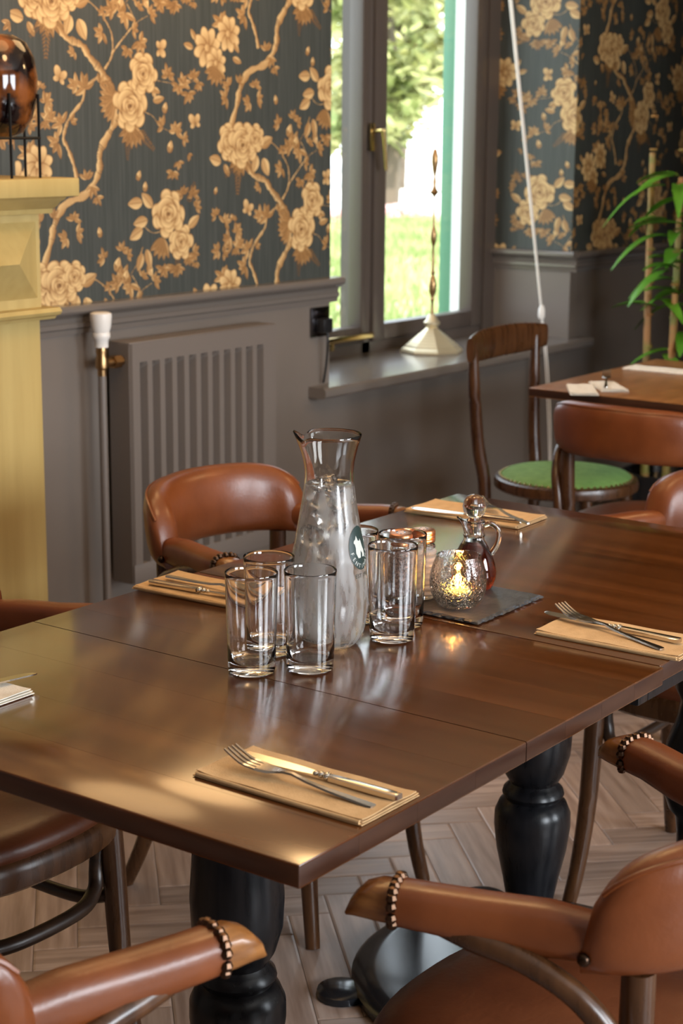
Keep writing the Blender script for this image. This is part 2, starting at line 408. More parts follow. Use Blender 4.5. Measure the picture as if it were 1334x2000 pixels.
    im = bpy.data.images.new('wallpaper_repeat', Wp, Hp, float_buffer=True); im.colorspace_settings.name = 'Non-Color'
    px = np.zeros((Hp, Wp, 4), np.float32); px[..., 0] = np.clip(tone, 0, 1); px[..., 1] = np.clip(mask, 0, 1); px[..., 3] = 1
    im.pixels.foreach_set(px.ravel()); im.pack()
    return im
TILE = wallpaper_tile()
def wallpaper_material(name, horiz, off=0.):
    M = mat(name, (.05, .055, .05), .48); N, L, b = nodes(M)
    tc = N.new('ShaderNodeTexCoord'); sp = N.new('ShaderNodeSeparateXYZ'); L.new(tc.outputs['Object'], sp.inputs[0])
    def math_(op, a, c):
        n = N.new('ShaderNodeMath'); n.operation = op
        for i, x in enumerate((a, c)):
            if x is None: continue
            if isinstance(x, (int, float)): n.inputs[i].default_value = x
            else: L.new(x, n.inputs[i])
        return n.outputs[0]
    u = math_('DIVIDE', math_('ADD', sp.outputs[0 if horiz == 'x' else 1], off-2.935), .693)
    k = math_('FLOOR', u, None)
    v = math_('DIVIDE', math_('ADD', sp.outputs[2], math_('MULTIPLY', k, .328)), .656)
    fu = math_('SUBTRACT', u, k)
    cb = N.new('ShaderNodeCombineXYZ'); L.new(fu, cb.inputs[0]); L.new(v, cb.inputs[1])
    im = N.new('ShaderNodeTexImage'); im.image = TILE; im.extension = 'REPEAT'; L.new(cb.outputs[0], im.inputs[0])
    s2 = N.new('ShaderNodeSeparateColor'); L.new(im.outputs[0], s2.inputs[0])
    cr = N.new('ShaderNodeValToRGB'); e = cr.color_ramp.elements
    e[0].position = .15; e[0].color = (.10, .044, .014, 1); e[1].position = .95; e[1].color = (.78, .56, .27, 1)
    q = e.new(.5); q.color = (.33, .175, .062, 1)
    L.new(s2.outputs[0], cr.inputs[0])
    # ground: dark teal-grey with fine vertical silk threads
    mp = N.new('ShaderNodeMapping'); mp.inputs['Scale'].default_value = (260, 260, 6); L.new(tc.outputs['Object'], mp.inputs[0])
    nz = N.new('ShaderNodeTexNoise'); nz.inputs['Scale'].default_value = 1; L.new(mp.outputs[0], nz.inputs['Vector'])
    c2 = N.new('ShaderNodeValToRGB'); c2.color_ramp.elements[0].color = (.036, .042, .038, 1); c2.color_ramp.elements[1].color = (.058, .064, .058, 1)
    c2.color_ramp.elements[0].position = .35; c2.color_ramp.elements[1].position = .65
    L.new(nz.outputs['Fac'], c2.inputs[0])
    mx = N.new('ShaderNodeMix'); mx.data_type = 'RGBA'
    L.new(s2.outputs[1], mx.inputs[0]); L.new(c2.outputs[0], mx.inputs[6]); L.new(cr.outputs[0], mx.inputs[7])
    L.new(mx.outputs[2], b.inputs['Base Color'])
    return M
M_wpback = wallpaper_material('wallpaper_back', 'x')
M_wpreveal = wallpaper_material('wallpaper_reveal', 'y', .20)

# ------------------------------------------------------------------ room shell
YW, YF = 3.0, 3.36           # wall face, window plane
OX0, OX1 = 4.03, 5.47        # window opening
XL, XR, YB, ZC = -2.0, 9.0, -3.0, 2.95
SILL, DADO = .70, 1.0
def struct(mb, name, m_, parent=None, **k):
    o = mb.build(name, m_, parent, **k)
    if not parent: o['kind'] = 'structure'
    return o
wall = struct(MB().box(XL, OX0, YW, YW+.5, 0, ZC).box(OX1, XR, YW, YW+.5, 0, ZC).box(OX0, OX1, YW, YW+.5, 0, SILL-.03).box(OX0, OX1, YW, YW+.5, 2.66, ZC), 'wall_back', M_paint, smooth=False)
MB().box(2.69, OX0, YW-.002, YW, DADO-.02, ZC).box(OX1, XR, YW-.002, YW, DADO-.02, ZC).build('wallpaper', M_wpback, wall, False)
MB().box(OX1-.002, OX1, YW-.002, YF, DADO-.02, 2.66).build('reveal_wallpaper', M_wpreveal, wall, False)
struct(MB().box(XL, XR, YB-.2, YB, 0, ZC), 'wall_front', M_paint, smooth=False)
struct(MB().box(XL-.2, XL, YB, YW+.5, 0, ZC), 'wall_left', M_paint, smooth=False)
struct(MB().box(XR, XR+.2, YB, YW+.5, 0, ZC), 'wall_right', M_paint, smooth=False)
struct(MB().box(4.75, 4.90, YB, 1.30, 0, ZC), 'wall_light_block', M_paint, smooth=False)  # unseen wall stub added to keep front light off the right corner
struct(MB().box(XL-.2, XR+.2, YB-.2, YW+.5, ZC, ZC+.15), 'ceiling', M_ceiling, smooth=False)
# chimney breast with the same paper above the mantel
cb = struct(MB().box(1.2, 2.66, 2.84, YW, 0, ZC), 'wall_chimney_breast', M_paint, smooth=False)
MB().box(1.2, 2.662, 2.838, 2.84, 1.0, ZC).build('wallpaper', M_wpback, cb, False)
# dado rails (moulded section swept along the wall)
def rail_prof(d=1):
    return [(0, -.062), (.006, -.062), (.008, -.05), (.014, -.046), (.014, -.036), (.009, -.032), (.012, -.022), (.022, -.014), (.032, -.010), (.036, -.004), (.036, .004), (.031, .010), (.0, .012)]
p = [(YW-u, DADO+w) for u, w in rail_prof()]
struct(MB().prism(p, 'x', 2.66, OX0+.030), 'trim_1', M_trim, angle=25)
struct(MB().prism(p, 'x', OX1, XR), 'trim_3', M_trim, angle=25)
p = [(OX1-u, DADO+w) for u, w in rail_prof()]
struct(MB().prism(p, 'y', YW-.028, YF), 'trim_2', M_trim, angle=25)
bp = [(YW, 0), (YW-.018, 0), (YW-.018, .13), (YW-.010, .15), (YW, .155)]
struct(MB().prism(bp, 'x', 2.66, XR), 'baseboard_back', M_trim, angle=25)

# floor: herringbone planks laid at 45 degrees
N5, PWD = 5, .0777
fl = struct(MB().box(XL, XR, YB, YW+.5, -.05, -.004), 'floor', M_floorbase, smooth=False)
d1 = Vector((-1, -1, 0)).normalized(); n1 = Vector((1, -1, 0)).normalized(); o0 = Vector((2.886, 1.826, 0))
pm = MB(); Lh, Wh, bv, hh = N5*PWD/2-.0006, PWD/2-.0006, .0042, .012
vs_ = [(-Lh, -Wh, -hh), (Lh, -Wh, -hh), (Lh, Wh, -hh), (-Lh, Wh, -hh), (-Lh, -Wh, -bv*.16), (Lh, -Wh, -bv*.16), (Lh, Wh, -bv*.16), (-Lh, Wh, -bv*.16), (-Lh+bv, -Wh+bv, 0), (Lh-bv, -Wh+bv, 0), (Lh-bv, Wh-bv, 0), (-Lh+bv, Wh-bv, 0)]
fs_ = [(0, 1, 5, 4), (1, 2, 6, 5), (2, 3, 7, 6), (3, 0, 4, 7), (4, 5, 9, 8), (5, 6, 10, 9), (6, 7, 11, 10), (7, 4, 8, 11), (8, 9, 10, 11)]
pm.add(vs_, fs_)
proto = pm.build('plank', M_floor, fl, False); far = MB(); first = True; near = []
for k in range(-90, 91):
    for pq in range(-14, 15):
        for fam in (0, 1):
            if fam == 0: dc, nc, ang = (-k-2*N5*pq+N5/2)*PWD, (k+.5)*PWD, math.atan2(d1.y, d1.x)
            else: dc, nc, ang = (-k-.5)*PWD, (k+1-N5/2+2*N5*pq)*PWD, math.atan2(n1.y, n1.x)
            c = o0+d1*dc+n1*nc
            if not (XL+.3 < c.x < XR-.3 and YB+.3 < c.y < YW-.1): continue
            inview = 1.4 < c.x < 4.3 and (.55 < c.y-(c.x-2.6)*.25 < 2.95 if c.x > 2 else 1.0 < c.y < 2.75)
            if inview: near.append((c, ang))
            else:
                ca, sa = math.cos(ang), math.sin(ang)
                far.add([(c.x+x*ca-y*sa, c.y+x*sa+y*ca, z) for x, y, z in vs_], fs_)
near.sort(key=lambda t: (t[0]-Vector((2.4, 1.7, 0))).length)
for i, (c, ang) in enumerate(near):
    if i >= 298:
        ca, sa = math.cos(ang), math.sin(ang); far.add([(c.x+x*ca-y*sa, c.y+x*sa+y*ca, z) for x, y, z in vs_], fs_); continue
    o = proto if i == 0 else proto.copy()
    if i: COL.objects.link(o); o.parent = fl
    o.location = c; o.rotation_euler = (0, 0, ang)
fo = far.build('outer_planks', M_floor, fl, False, kind='stuff')

# window: two casements in a fixed frame, deep sill
ww = struct(MB().box(OX0, OX0+.06, YF-.03, YF+.06, SILL, 2.66).box(OX1-.075, OX1, YF-.045, YF+.06, SILL, 2.66).box(4.655, 4.70, YF-.03, YF+.06, SILL, 2.66)
            .box(OX0, OX1, YF-.03, YF+.06, SILL, SILL+.035).box(OX0, OX1, YF-.03, YF+.06, 2.60, 2.66), 'window_1', M_frame, angle=25)
M_pane = bpy.data.materials.new('window_pane'); M_pane.use_nodes = True
N, L = M_pane.node_tree.nodes, M_pane.node_tree.links; N.remove(N['Principled BSDF'])
tr = N.new('ShaderNodeBsdfTransparent'); gl = N.new('ShaderNodeBsdfGlossy'); gl.inputs['Roughness'].default_value = .02
mx = N.new('ShaderNodeMixShader'); mx.inputs[0].default_value = .05
L.new(tr.outputs[0], mx.inputs[1]); L.new(gl.outputs[0], mx.inputs[2]); L.new(mx.outputs[0], N['Material Output'].inputs[0])
def sash(x0, x1, sl, sr):
    a, b = YF-.042, YF+.012
    o = MB().box(x0, x0+sl, a, b, SILL+.035, 2.60, .004).box(x1-sr, x1, a, b, SILL+.035, 2.60, .004).box(x0+sl, x1-sr, a+.002, b, SILL+.037, .79, .004).box(x0+sl, x1-sr, a+.002, b, 2.53, 2.598, .004).build('casement', M_frame, ww, angle=30)
    MB().box(x0+sl-.005, x1-sr+.005, YF-.012, YF-.007, .785, 2.54).build('pane', M_pane, o, False)
    return o
cl_ = sash(OX0+.062, 4.655, .06, .024); cr_ = sash(4.702, OX1-.078, .068, .072)
hd = MB().box(4.668, 4.690, YF-.052, YF-.043, 1.36, 1.45, .003).tube([(4.679, YF-.05, 1.425), (4.679, YF-.085, 1.427), (4.684, YF-.09, 1.415), (4.705, YF-.085, 1.30)], [.008, .008, .009, .007], 10).build('handle', M_brass, cl_, label='pale brass window handle')
MB().box(4.40, 4.67, YF-.07, YF-.052, SILL+.052, SILL+.072, .004).box(4.44, 4.452, YF-.066, YF-.044, SILL+.03, SILL+.06).build('stay', M_brass, cl_)
p = [(YF, SILL), (YF, SILL-.032), (YW-.055, SILL-.032), (YW-.062, SILL-.026), (YW-.064, SILL-.016), (YW-.062, SILL-.006), (YW-.055, SILL)]
sl_ = MB().prism(p, 'x', OX0-.001, OX1+.001)
p2 = [(YW, SILL), (YW, SILL-.032), (YW-.055, SILL-.032), (YW-.062, SILL-.026), (YW-.064, SILL-.016), (YW-.062, SILL-.006), (YW-.055, SILL)]
sl_.prism(p2, 'x', OX0-.10, OX0).prism(p2, 'x', OX1, OX1+.08).build('window_sill', M_trim, ww, angle=30)

# ------------------------------------------------------------------ outside
gr = MB().box(-30, 90, 3.5, 17, -.3, -.05).build('ground_lawn', M_grass, None, False); gr['kind'] = 'structure'
gv = MB().box(-30, 120, 17, 80, -.3, -.04).build('ground_gravel', M_gravel, None, False); gv['kind'] = 'structure'
bl = MB(); rg = random.Random(5)
for i in range(9000):
    y = rg.uniform(4.2, 16.6); x = y*1.36+rg.uniform(-2.2, 2.6); h = rg.uniform(.05, .16); a = rg.uniform(0, 6.3); w = .02
    bl.add([(x-w*math.cos(a), y-w*math.sin(a), -.06), (x+w*math.cos(a), y+w*math.sin(a), -.06), (x+rg.uniform(-.05, .05), y+rg.uniform(-.05, .05), h-.05)], [(0, 1, 2)])
bl.build('grass', M_grass, None, False); tag(bpy.data.objects['grass'], 'sunlit green grass of the lawn outside the window', 'grass', kind='stuff')
M_flower = mat('garden_flower', (.62, .36, .34), .7)
fb = MB()
for i in range(240):
    y = rg.uniform(16.75, 16.98); x = y*1.36+rg.uniform(-2.2, 2.4); fb.sphere((x, y, rg.uniform(.02, .16)), rg.uniform(.03, .07), 6)
tag(fb.build('meadow_flowers', M_flower, None), 'pinkish flowers scattered over the far edge of the lawn', 'flowers', kind='stuff')
def tree(x, y, h, r, label, seed, n=2600):
    t = thing('tree', label, 'tree', (x, y, -.05), 0, 'trees beyond the gravel')
    g = random.Random(seed)
    MB().tube([(0, 0, -.1), (.15, 0, h*.3), (-.1, .1, h*.6), (0, 0, h*.85)], [.28, .22, .15, .05], 8).build('trunk', M_trunk, t)
    f = MB(); cl = [(g.gauss(0, r*.5), g.gauss(0, r*.4), g.uniform(h*.18, h)) for _ in range(60)]
    for i in range(n):
        c = g.choice(cl); p = Vector((c[0]+g.gauss(0, r*.13), c[1]+g.gauss(0, r*.13), c[2]+g.gauss(0, r*.11)))
        a, b_ = g.uniform(0, 6.3), g.uniform(-.9, .9); s_ = g.uniform(.10, .22)*r/1.5
        u = Vector((math.cos(a), math.sin(a), b_))*s_; w = Vector((-math.sin(a), math.cos(a), g.uniform(-.5, .5)))*s_*.6
        f.add([p-u, p+w, p+u, p-w], [(0, 1, 2, 3)])
    f.build('foliage', M_leaf, t, False, kind='stuff')
tree(26.1, 18.2, 7, 1.5, 'light green tree nearest the house, seen beside the mullion', 1, 3600)
tree(36.6, 25.2, 9, 2.2, 'leafy tree standing behind the nearest tree outside', 2, 4200)
tree(50.0, 35.0, 12, 3.6, 'rearmost tall tree beyond the pale gravel', 3, 5200)

struct(MB().box(OX1-.012, OX1, YF+.062, YW+.5, SILL-.03, 2.66), 'trim_4', M_rendwhite, smooth=False)
sh_ = thing('shutter', 'green painted window shutter folded open outside the casement', 'shutter', (0, 0, 0))
MB().box(OX1-.006, 5.52, YW+.502, YW+.556, SILL-.05, 2.66, .004).box(5.92, 5.97, YW+.502, YW+.556, SILL-.05, 2.66, .004).box(5.52, 5.92, YW+.502, YW+.556, SILL-.05, SILL+.03, .004).box(5.52, 5.92, YW+.502, YW+.556, 2.58, 2.66, .004).build('shutter_frame', M_postgreen, sh_)
for k in range(23):
    z = SILL+.05+k*.0835*.98
    MB().box(5.515, 5.925, -.02, .02, -.005, .005).map(lambda v: (v[0], YW+.529+v[1]*.7-v[2]*.7, z+v[2]*.7+v[1]*.7)).build('louvre_slat', M_postgreen, sh_, False)

# ------------------------------------------------------------------ fireplace surround with vase
fp = thing('fireplace_surround', 'cream painted wooden fireplace surround with a panelled pilaster', 'fireplace', (0, 0, 0))
MB().box(1.35, 2.618, 2.60, 2.838, 1.289, 1.327, .003).build('mantel_shelf', M_cream, fp)
prof = [(2.838, 1.289), (2.625, 1.289), (2.632, 1.282), (2.645, 1.277), (2.655, 1.268), (2.668, 1.262), (2.672, 1.252), (2.838, 1.252)]
MB().prism(prof, 'x', 1.38, 2.606).build('bed_moulding', M_cream, fp, angle=25)
MB().box(2.14, 2.585, 2.69, 2.838, 1.055, 1.252).build('frieze_block', M_cream, fp, False)
q = MB(); a, b, c, d = 2.17, 2.575, 1.075, 1.235; zc, dep = 1.155, .065
q.add([(a, 2.69, c), (b, 2.69, c), (b, 2.69, d), (a, 2.69, d), (a+.07, 2.69-dep, zc), (b-.11, 2.69-dep, zc)], [(0, 1, 5, 4), (1, 2, 5), (2, 3, 4, 5), (3, 0, 4)])
q.build('raised_panel', M_cream, fp, False)
prof = [(2.838, 1.030), (2.672, 1.030), (2.668, 1.036), (2.655, 1.040), (2.650, 1.047), (2.656, 1.055), (2.838, 1.055)]
MB().prism(prof, 'x', 2.12, 2.607).build('ledge_moulding', M_cream, fp, angle=25)
MB().box(2.14, 2.585, 2.695, 2.838, 0, 1.03, .003).box(2.12, 2.60, 2.68, 2.838, 0, .16, .004).build('pilaster', M_cream, fp)
MB().box(1.38, 2.14, 2.75, 2.838, .95, 1.252, .003).build('lintel_panel', M_cream, fp)
va = thing('vase', 'tortoiseshell glass vase cradled in a black wire stand on the mantelpiece', 'vase', (2.492, 2.71, 1.327))
M_tort = mat('tortoiseshell_glass', (.08, .03, .01), .08)
noise_col(M_tort, (.006, .003, .003), (.20, .062, .014), (15, 15, 15), 4, .46, .64)
MB().lathe([(0, .078), (.03, .080), (.055, .092), (.075, .120), (.085, .160), (.0875, .200), (.082, .240), (.066, .270), (.042, .284), (.036, .285), (.036, .278), (.05, .272), (.072, .24), (.078, .2), (.074, .16), (.06, .115), (.03, .095), (0, .092)], 40).build('vase_body', M_tort, va)
M_wire = mat('black_wire', (.012, .011, .010), .45, .6)
w = MB().tube([(.088*math.cos(2*PI*k/24), .088*math.sin(2*PI*k/24), .08) for k in range(24)], .003, 6, True, 1)
for k in range(6):
    a_ = 2*PI*k/6+.105; x_, y_ = .088*math.cos(a_), .088*math.sin(a_)
    w.tube([(x_, y_, .0), (x_, y_, .168)], .003, 6, False, 1)
w.build('wire_stand', M_wire, va)

# ------------------------------------------------------------------ radiator, socket, sill lamp, blind cord
ra = thing('radiator', 'taupe panel radiator with vertical flutes below the dado rail', 'radiator', (0, 0, 0))
x0, x1, zb, zt, yf = 3.088, 3.664, .30, .910, 2.905
q = MB(); nf = 11; pts = [(x0, yf+.008), (x0+.004, yf)]; pitch_ = (x1-x0-.07)/nf
for k in range(nf):
    xa = x0+.030+k*pitch_; pts += [(xa, yf), (xa+.007, yf+.022), (xa+pitch_*.46, yf+.022), (xa+pitch_*.46+.007, yf)]
pts += [(x1-.004, yf), (x1, yf+.008)]
ztop = zt-.055
q.add([(x, y, zb+.05) for x, y in pts]+[(x, y, ztop-.012 if y > yf+.009 else ztop) for x, y in pts], [(i, i+1, len(pts)+i+1, len(pts)+i) for i in range(len(pts)-1)])
q.add([(x, y, ztop-.012 if y > yf+.009 else ztop) for x, y in pts]+[(x, yf if 0 < i < len(pts)-1 else yf+.008, ztop+.008) for i, (x, y) in enumerate(pts)]+[(x, yf if 0 < i < len(pts)-1 else yf+.008, zt) for i, (x, y) in enumerate(pts)],
      [(i, i+1, len(pts)+i+1, len(pts)+i) for i in range(len(pts)-1)]+[(len(pts)+i, len(pts)+i+1, 2*len(pts)+i+1, 2*len(pts)+i) for i in range(len(pts)-1)])
q.box(x0, x1, yf+.001, yf+.024, zb, zb+.05, .002)
q.build('front_panel', M_rad, ra, angle=30)
MB().box(x0, x1, yf+.024, yf+.028, zb, zt-.01).box(x0-.001, x0+.008, yf+.008, YW-.02, zb, zt-.002).box(x1-.008, x1+.001, yf+.008, YW-.02, zb, zt-.002).box(x0, x1, yf+.006, YW-.02, zt-.006, zt+.003, .002).box(x0+.02, x1-.02, YW-.035, YW-.02, zb, zt-.01).build('casing', M_rad, ra, angle=30)
for xb in (x0+.1, x1-.13): MB().box(xb, xb+.03, YW-.03, YW-.003, zb+.1, zt-.1).build('wall_bracket', M_rad, ra, False)
vx, vy, vz = 3.016, 2.935, .938
v_ = MB().lathe([(0, .055), (.020, .055), (.026, .052), (.0265, .045), (.024, .02), (.020, .006), (.0215, .004), (.0215, -.006), (.017, -.012), (.0165, -.03), (0, -.03)], 24, (vx, vy, vz)).build('valve_head', M_white, ra, label='white thermostatic valve head')
MB().lathe([(0, -.03), (.013, -.03), (.015, -.04), (.013, -.05), (.016, -.06), (.016, -.08), (.011, -.085), (.011, -.10), (0, -.10)], 16, (vx, vy, vz)).tube([(vx, vy, vz-.07), (vx+.06, vy, vz-.07), (x0+.002, vy, vz-.07)], .011, 12, False, 2).tube([(vx+.035, vy, vz-.07), (vx+.06, vy, vz-.07)], .017, 6, False, 1).build('valve_body', M_oldbrass, ra)
MB().tube([(vx, vy, vz-.09), (vx, vy, .4), (vx, vy, .005)], .0105, 12, False, 2).build('pipe', M_rad, ra)

sk = thing('wall_socket', 'dark chrome wall socket with a plug beside the window', 'socket', (3.978, YW-.0, .885))
MB().box(-.043, .043, -.009, 0, -.043, .043, .003).build('plate', M_chrome, sk)
MB().box(-.024, .022, -.038, -.008, -.030, .012, .006).tube([(0, -.03, -.025), (0, -.034, -.05), (.004, -.026, -.12), (.008, -.012, -.178)], .0035, 8).build('plug', mat('black_plastic', (.012, .012, .013), .3), sk)
MB().box(-.030, .030, -.014, -.006, .018, .036, .004).build('rocker_switch', M_chrome, sk)

lp = thing('candlestick_lamp', 'brass candlestick lamp with a pale stepped base on the windowsill', 'lamp', (4.835, 3.17, SILL))
M_lampbase = mat('pale_brass_base', (.74, .66, .46), .38, .7)
oct_ = MB()
prof = [(0, 0), (.106, 0), (.108, .006), (.102, .013), (.096, .017)]
for k in range(7): prof += [(.093-k*.0106, .020+k*.0085), (.087-k*.0106, .0275+k*.0085)]
prof += [(.020, .082), (0, .082)]
oct_.lathe(prof, 8).build('stepped_base', M_lampbase, lp, smooth=False)
MB().lathe([(0, .080), (.018, .082), (.022, .088), (.027, .094), (.027, .100), (.020, .108), (.016, .118), (.010, .126), (0, .128)], 20).build('base_knop', M_lampbase, lp)
MB().lathe([(0, .12), (.0065, .125), (.005, .15), (.0045, .168), (.008, .176), (.006, .182), (.012, .2), (.014, .222), (.010, .245), (.005, .258), (.009, .264), (.005, .27), (.0042, .35), (.006, .358), (.010, .372), (.011, .392), (.006, .412), (.0042, .42), (.0038, .515), (.010, .522), (.014, .528), (.008, .54), (.005, .55), (.007, .562), (.0048, .575), (.004, .58), (.008, .60), (.012, .625), (.012, .645), (.006, .668), (.0, .67)], 16).tube([(-.034, 0, .529), (.034, 0, .529)], .003, 6, False, 1).build('stem', M_oldbrass, lp)

cdn = thing('blind_cord', 'white looped blind cord with a toggle hanging in the window reveal', 'cord', (5.15, 2.930, .0))
MB().tube([(.0, .22, 2.25), (0, .162, 1.86), (0, .004, .845)], .0032, 6, False, 4).tube([(.012, .215, 2.25), (.010, .16, 1.86), (.004, .004, .845)], .0032, 6, False, 4).build('upper_cord', M_white, cdn)
MB().lathe([(0, 0), (.009, .002), (.012, .012), (.011, .035), (.006, .048), (0, .05)], 14, (0, 0, .80)).build('toggle', M_white, cdn)
MB().tube([(0, 0, .802), (0, -.016, .70), (0, -.036, .5), (0, -.050, .30)], .0022, 6, False, 4).tube([(.008, 0, .802), (.010, -.018, .70), (.010, -.040, .5), (.004, -.054, .30)], .0022, 6, False, 4).build('lower_cord', M_white, cdn)

# ------------------------------------------------------------------ tables
TT, TH_ = .75, .025
def pedestal(parent, x, y, base=True, prof=None):
    pr = prof or [(0, .70), (.055, .70), (.055, .66), (.040, .645), (.036, .615), (.046, .585), (.0575, .53), (.062, .46), (.060, .42), (.050, .385), (.040, .368), (.044, .362), (.050, .356), (.052, .349), (.049, .343), (.047, .340), (.056, .333), (.0635, .315), (.064, .29), (.059, .25), (.049, .205), (.041, .165), (.038, .14), (.040, .12), (.052, .105), (.056, .095), (.050, .085), (.046, .07), (.06, .05), (.07, .03), (0, .03)]
    MB().lathe(pr, 36, (x, y, 0)).build('turned_column', M_black, parent)
    MB().box(x-.19, x+.19, y-.04, y+.04, .690, .7245, .004).box(x-.04, x+.04, y-.19, y+.19, .690, .7245, .004).build('mounting_cross', M_tableside, parent)
    if base:
        MB().lathe([(0, .034), (.10, .034), (.26, .026), (.292, .022), (.302, .014), (.302, .004), (.296, .0015), (0, .0015)], 64, (x, y, 0)).build('base_disc', M_blackmetal, parent)
        for k in range(4):
            a = PI/4+k*PI/2; cx, cy = x+.322*math.cos(a), y+.322*math.sin(a)
            MB().lathe([(0, .016), (.03, .016), (.042, .012), (.044, .001), (0, .001)], 20, (cx, cy, 0)).build('foot', M_blackmetal, parent)
def planktop(parent, x0, x1, y0, y1, cuts, seams=()):
    xs = [x0]+cuts+[x1]
    for i in range(len(xs)-1):
        ga = .0009 if xs[i] in seams else .00012; gb = .0009 if xs[i+1] in seams else .00012
        a = xs[i]+(ga if i else 0); b = xs[i+1]-(gb if i < len(xs)-2 else 0)
        m_ = MB().box(a-(a+b)/2, b-(a+b)/2, y0, y1, TT-TH_, TT)
        bm = bmesh.new(); me = bpy.data.meshes.new('t'); me.from_pydata(m_.v, [], m_.f); bm.from_mesh(me); bpy.data.meshes.remove(me)
        ee = [e for e in bm.edges if all(abs(abs(v.co.y-(y0+y1)/2)-(y1-y0)/2) < 1e-6 for v in e.verts) and abs(e.verts[0].co.z-e.verts[1].co.z) < 1e-6 and abs(e.verts[0].co.y-e.verts[1].co.y) < 1e-6]
        if i == 0: ee += [e for e in bm.edges if all(v.co.x < 0 for v in e.verts)]
        if i == len(xs)-2: ee += [e for e in bm.edges if all(v.co.x > 0 for v in e.verts)]
        bmesh.ops.bevel(bm, geom=list(set(ee)), offset=.0022, segments=2, profile=.5, affect='EDGES')
        mb = MB().bm(bm)
        o = mb.build('plank', M_table, parent); o.location.x = (a+b)/2
        o.data.materials.append(M_tableside)
        for f in o.data.polygons:
            if abs(f.normal.z) < .3: f.material_index = 1
ta = thing('dining_table', 'dark wooden dining table with carafe, tumblers and slate on it', 'table', (0, 0, 0))
planktop(ta, 1.20, 1.9765, .925, 1.727, [1.297, 1.401, 1.515, 1.624, 1.715, 1.806, 1.893], (1.624,))
pedestal(ta, 1.59, 1.327)
tc_ = thing('dining_table', 'dark wooden dining table butted against the far side of the first', 'table', (0, 0, 0))
planktop(tc_, 1.9795, 2.735, .932, 1.727, [2.082, 2.178, 2.286, 2.383, 2.47, 2.566, 2.655])
pedestal(tc_, 2.38, 1.34)
MB().lathe([(0, .70), (.05, .70), (.05, .60), (.040, .58), (.044, .55), (.058, .51), (.062, .46), (.060, .43), (.050, .402), (.040, .392), (.036, .36), (.034, .2), (.034, .10), (.05, .06), (.06, .03), (0, .03)], 32, (2.36, 1.03, 0)).build('turned_column', M_black, tc_)
MB().box(2.03, 2.06, .985, 1.67, .668, .7245, .003).box(2.655, 2.685, .985, 1.67, .668, .7245, .003).box(2.06, 2.655, .985, 1.015, .668, .7245, .003).box(2.06, 2.655, 1.64, 1.67, .668, .7245, .003).build('apron', M_black, tc_)
td = thing('dining_table', 'wooden dining table in the corner, in front of the bamboo plant', 'table', (0, 0, 0))
M_table2 = wood('lighter_table_wood', (.20, .080, .022), (.34, .15, .048), (.25, .36), (7, 50, 60), .05, .1)
_m = M_table; M_table = M_table2
planktop(td, 4.03, 4.80, 1.52, 2.325, [4.14, 4.25, 4.36, 4.47, 4.58, 4.69]); M_table = _m
M_gold = mat('fluted_gold', (.50, .36, .14), .35, .7)
q = MB(); nfl = 16
q.lathe([(.062, .06), (.062, .70)], nfl*4, (4.42, 1.90, 0), lambda p, a: (p[0]*(1-.10*max(0, math.cos(a*nfl))), p[1]*(1-.10*max(0, math.cos(a*nfl))), p[2]))
q.build('fluted_column', M_gold, td)
MB().lathe([(0, .0245), (.2, .0245), (.24, .018), (.25, .001), (0, .001)], 48, (4.42, 1.90, 0)).lathe([(0, .07), (.075, .07), (.09, .05), (.11, .0245), (0, .0245)], 32, (4.42, 1.90, 0)).build('base_disc', M_gold, td)
MB().box(4.23, 4.61, 1.86, 1.94, .70, .7245).box(4.38, 4.46, 1.71, 2.09, .70, .7245).build('mounting_cross', M_tableside, td, False)

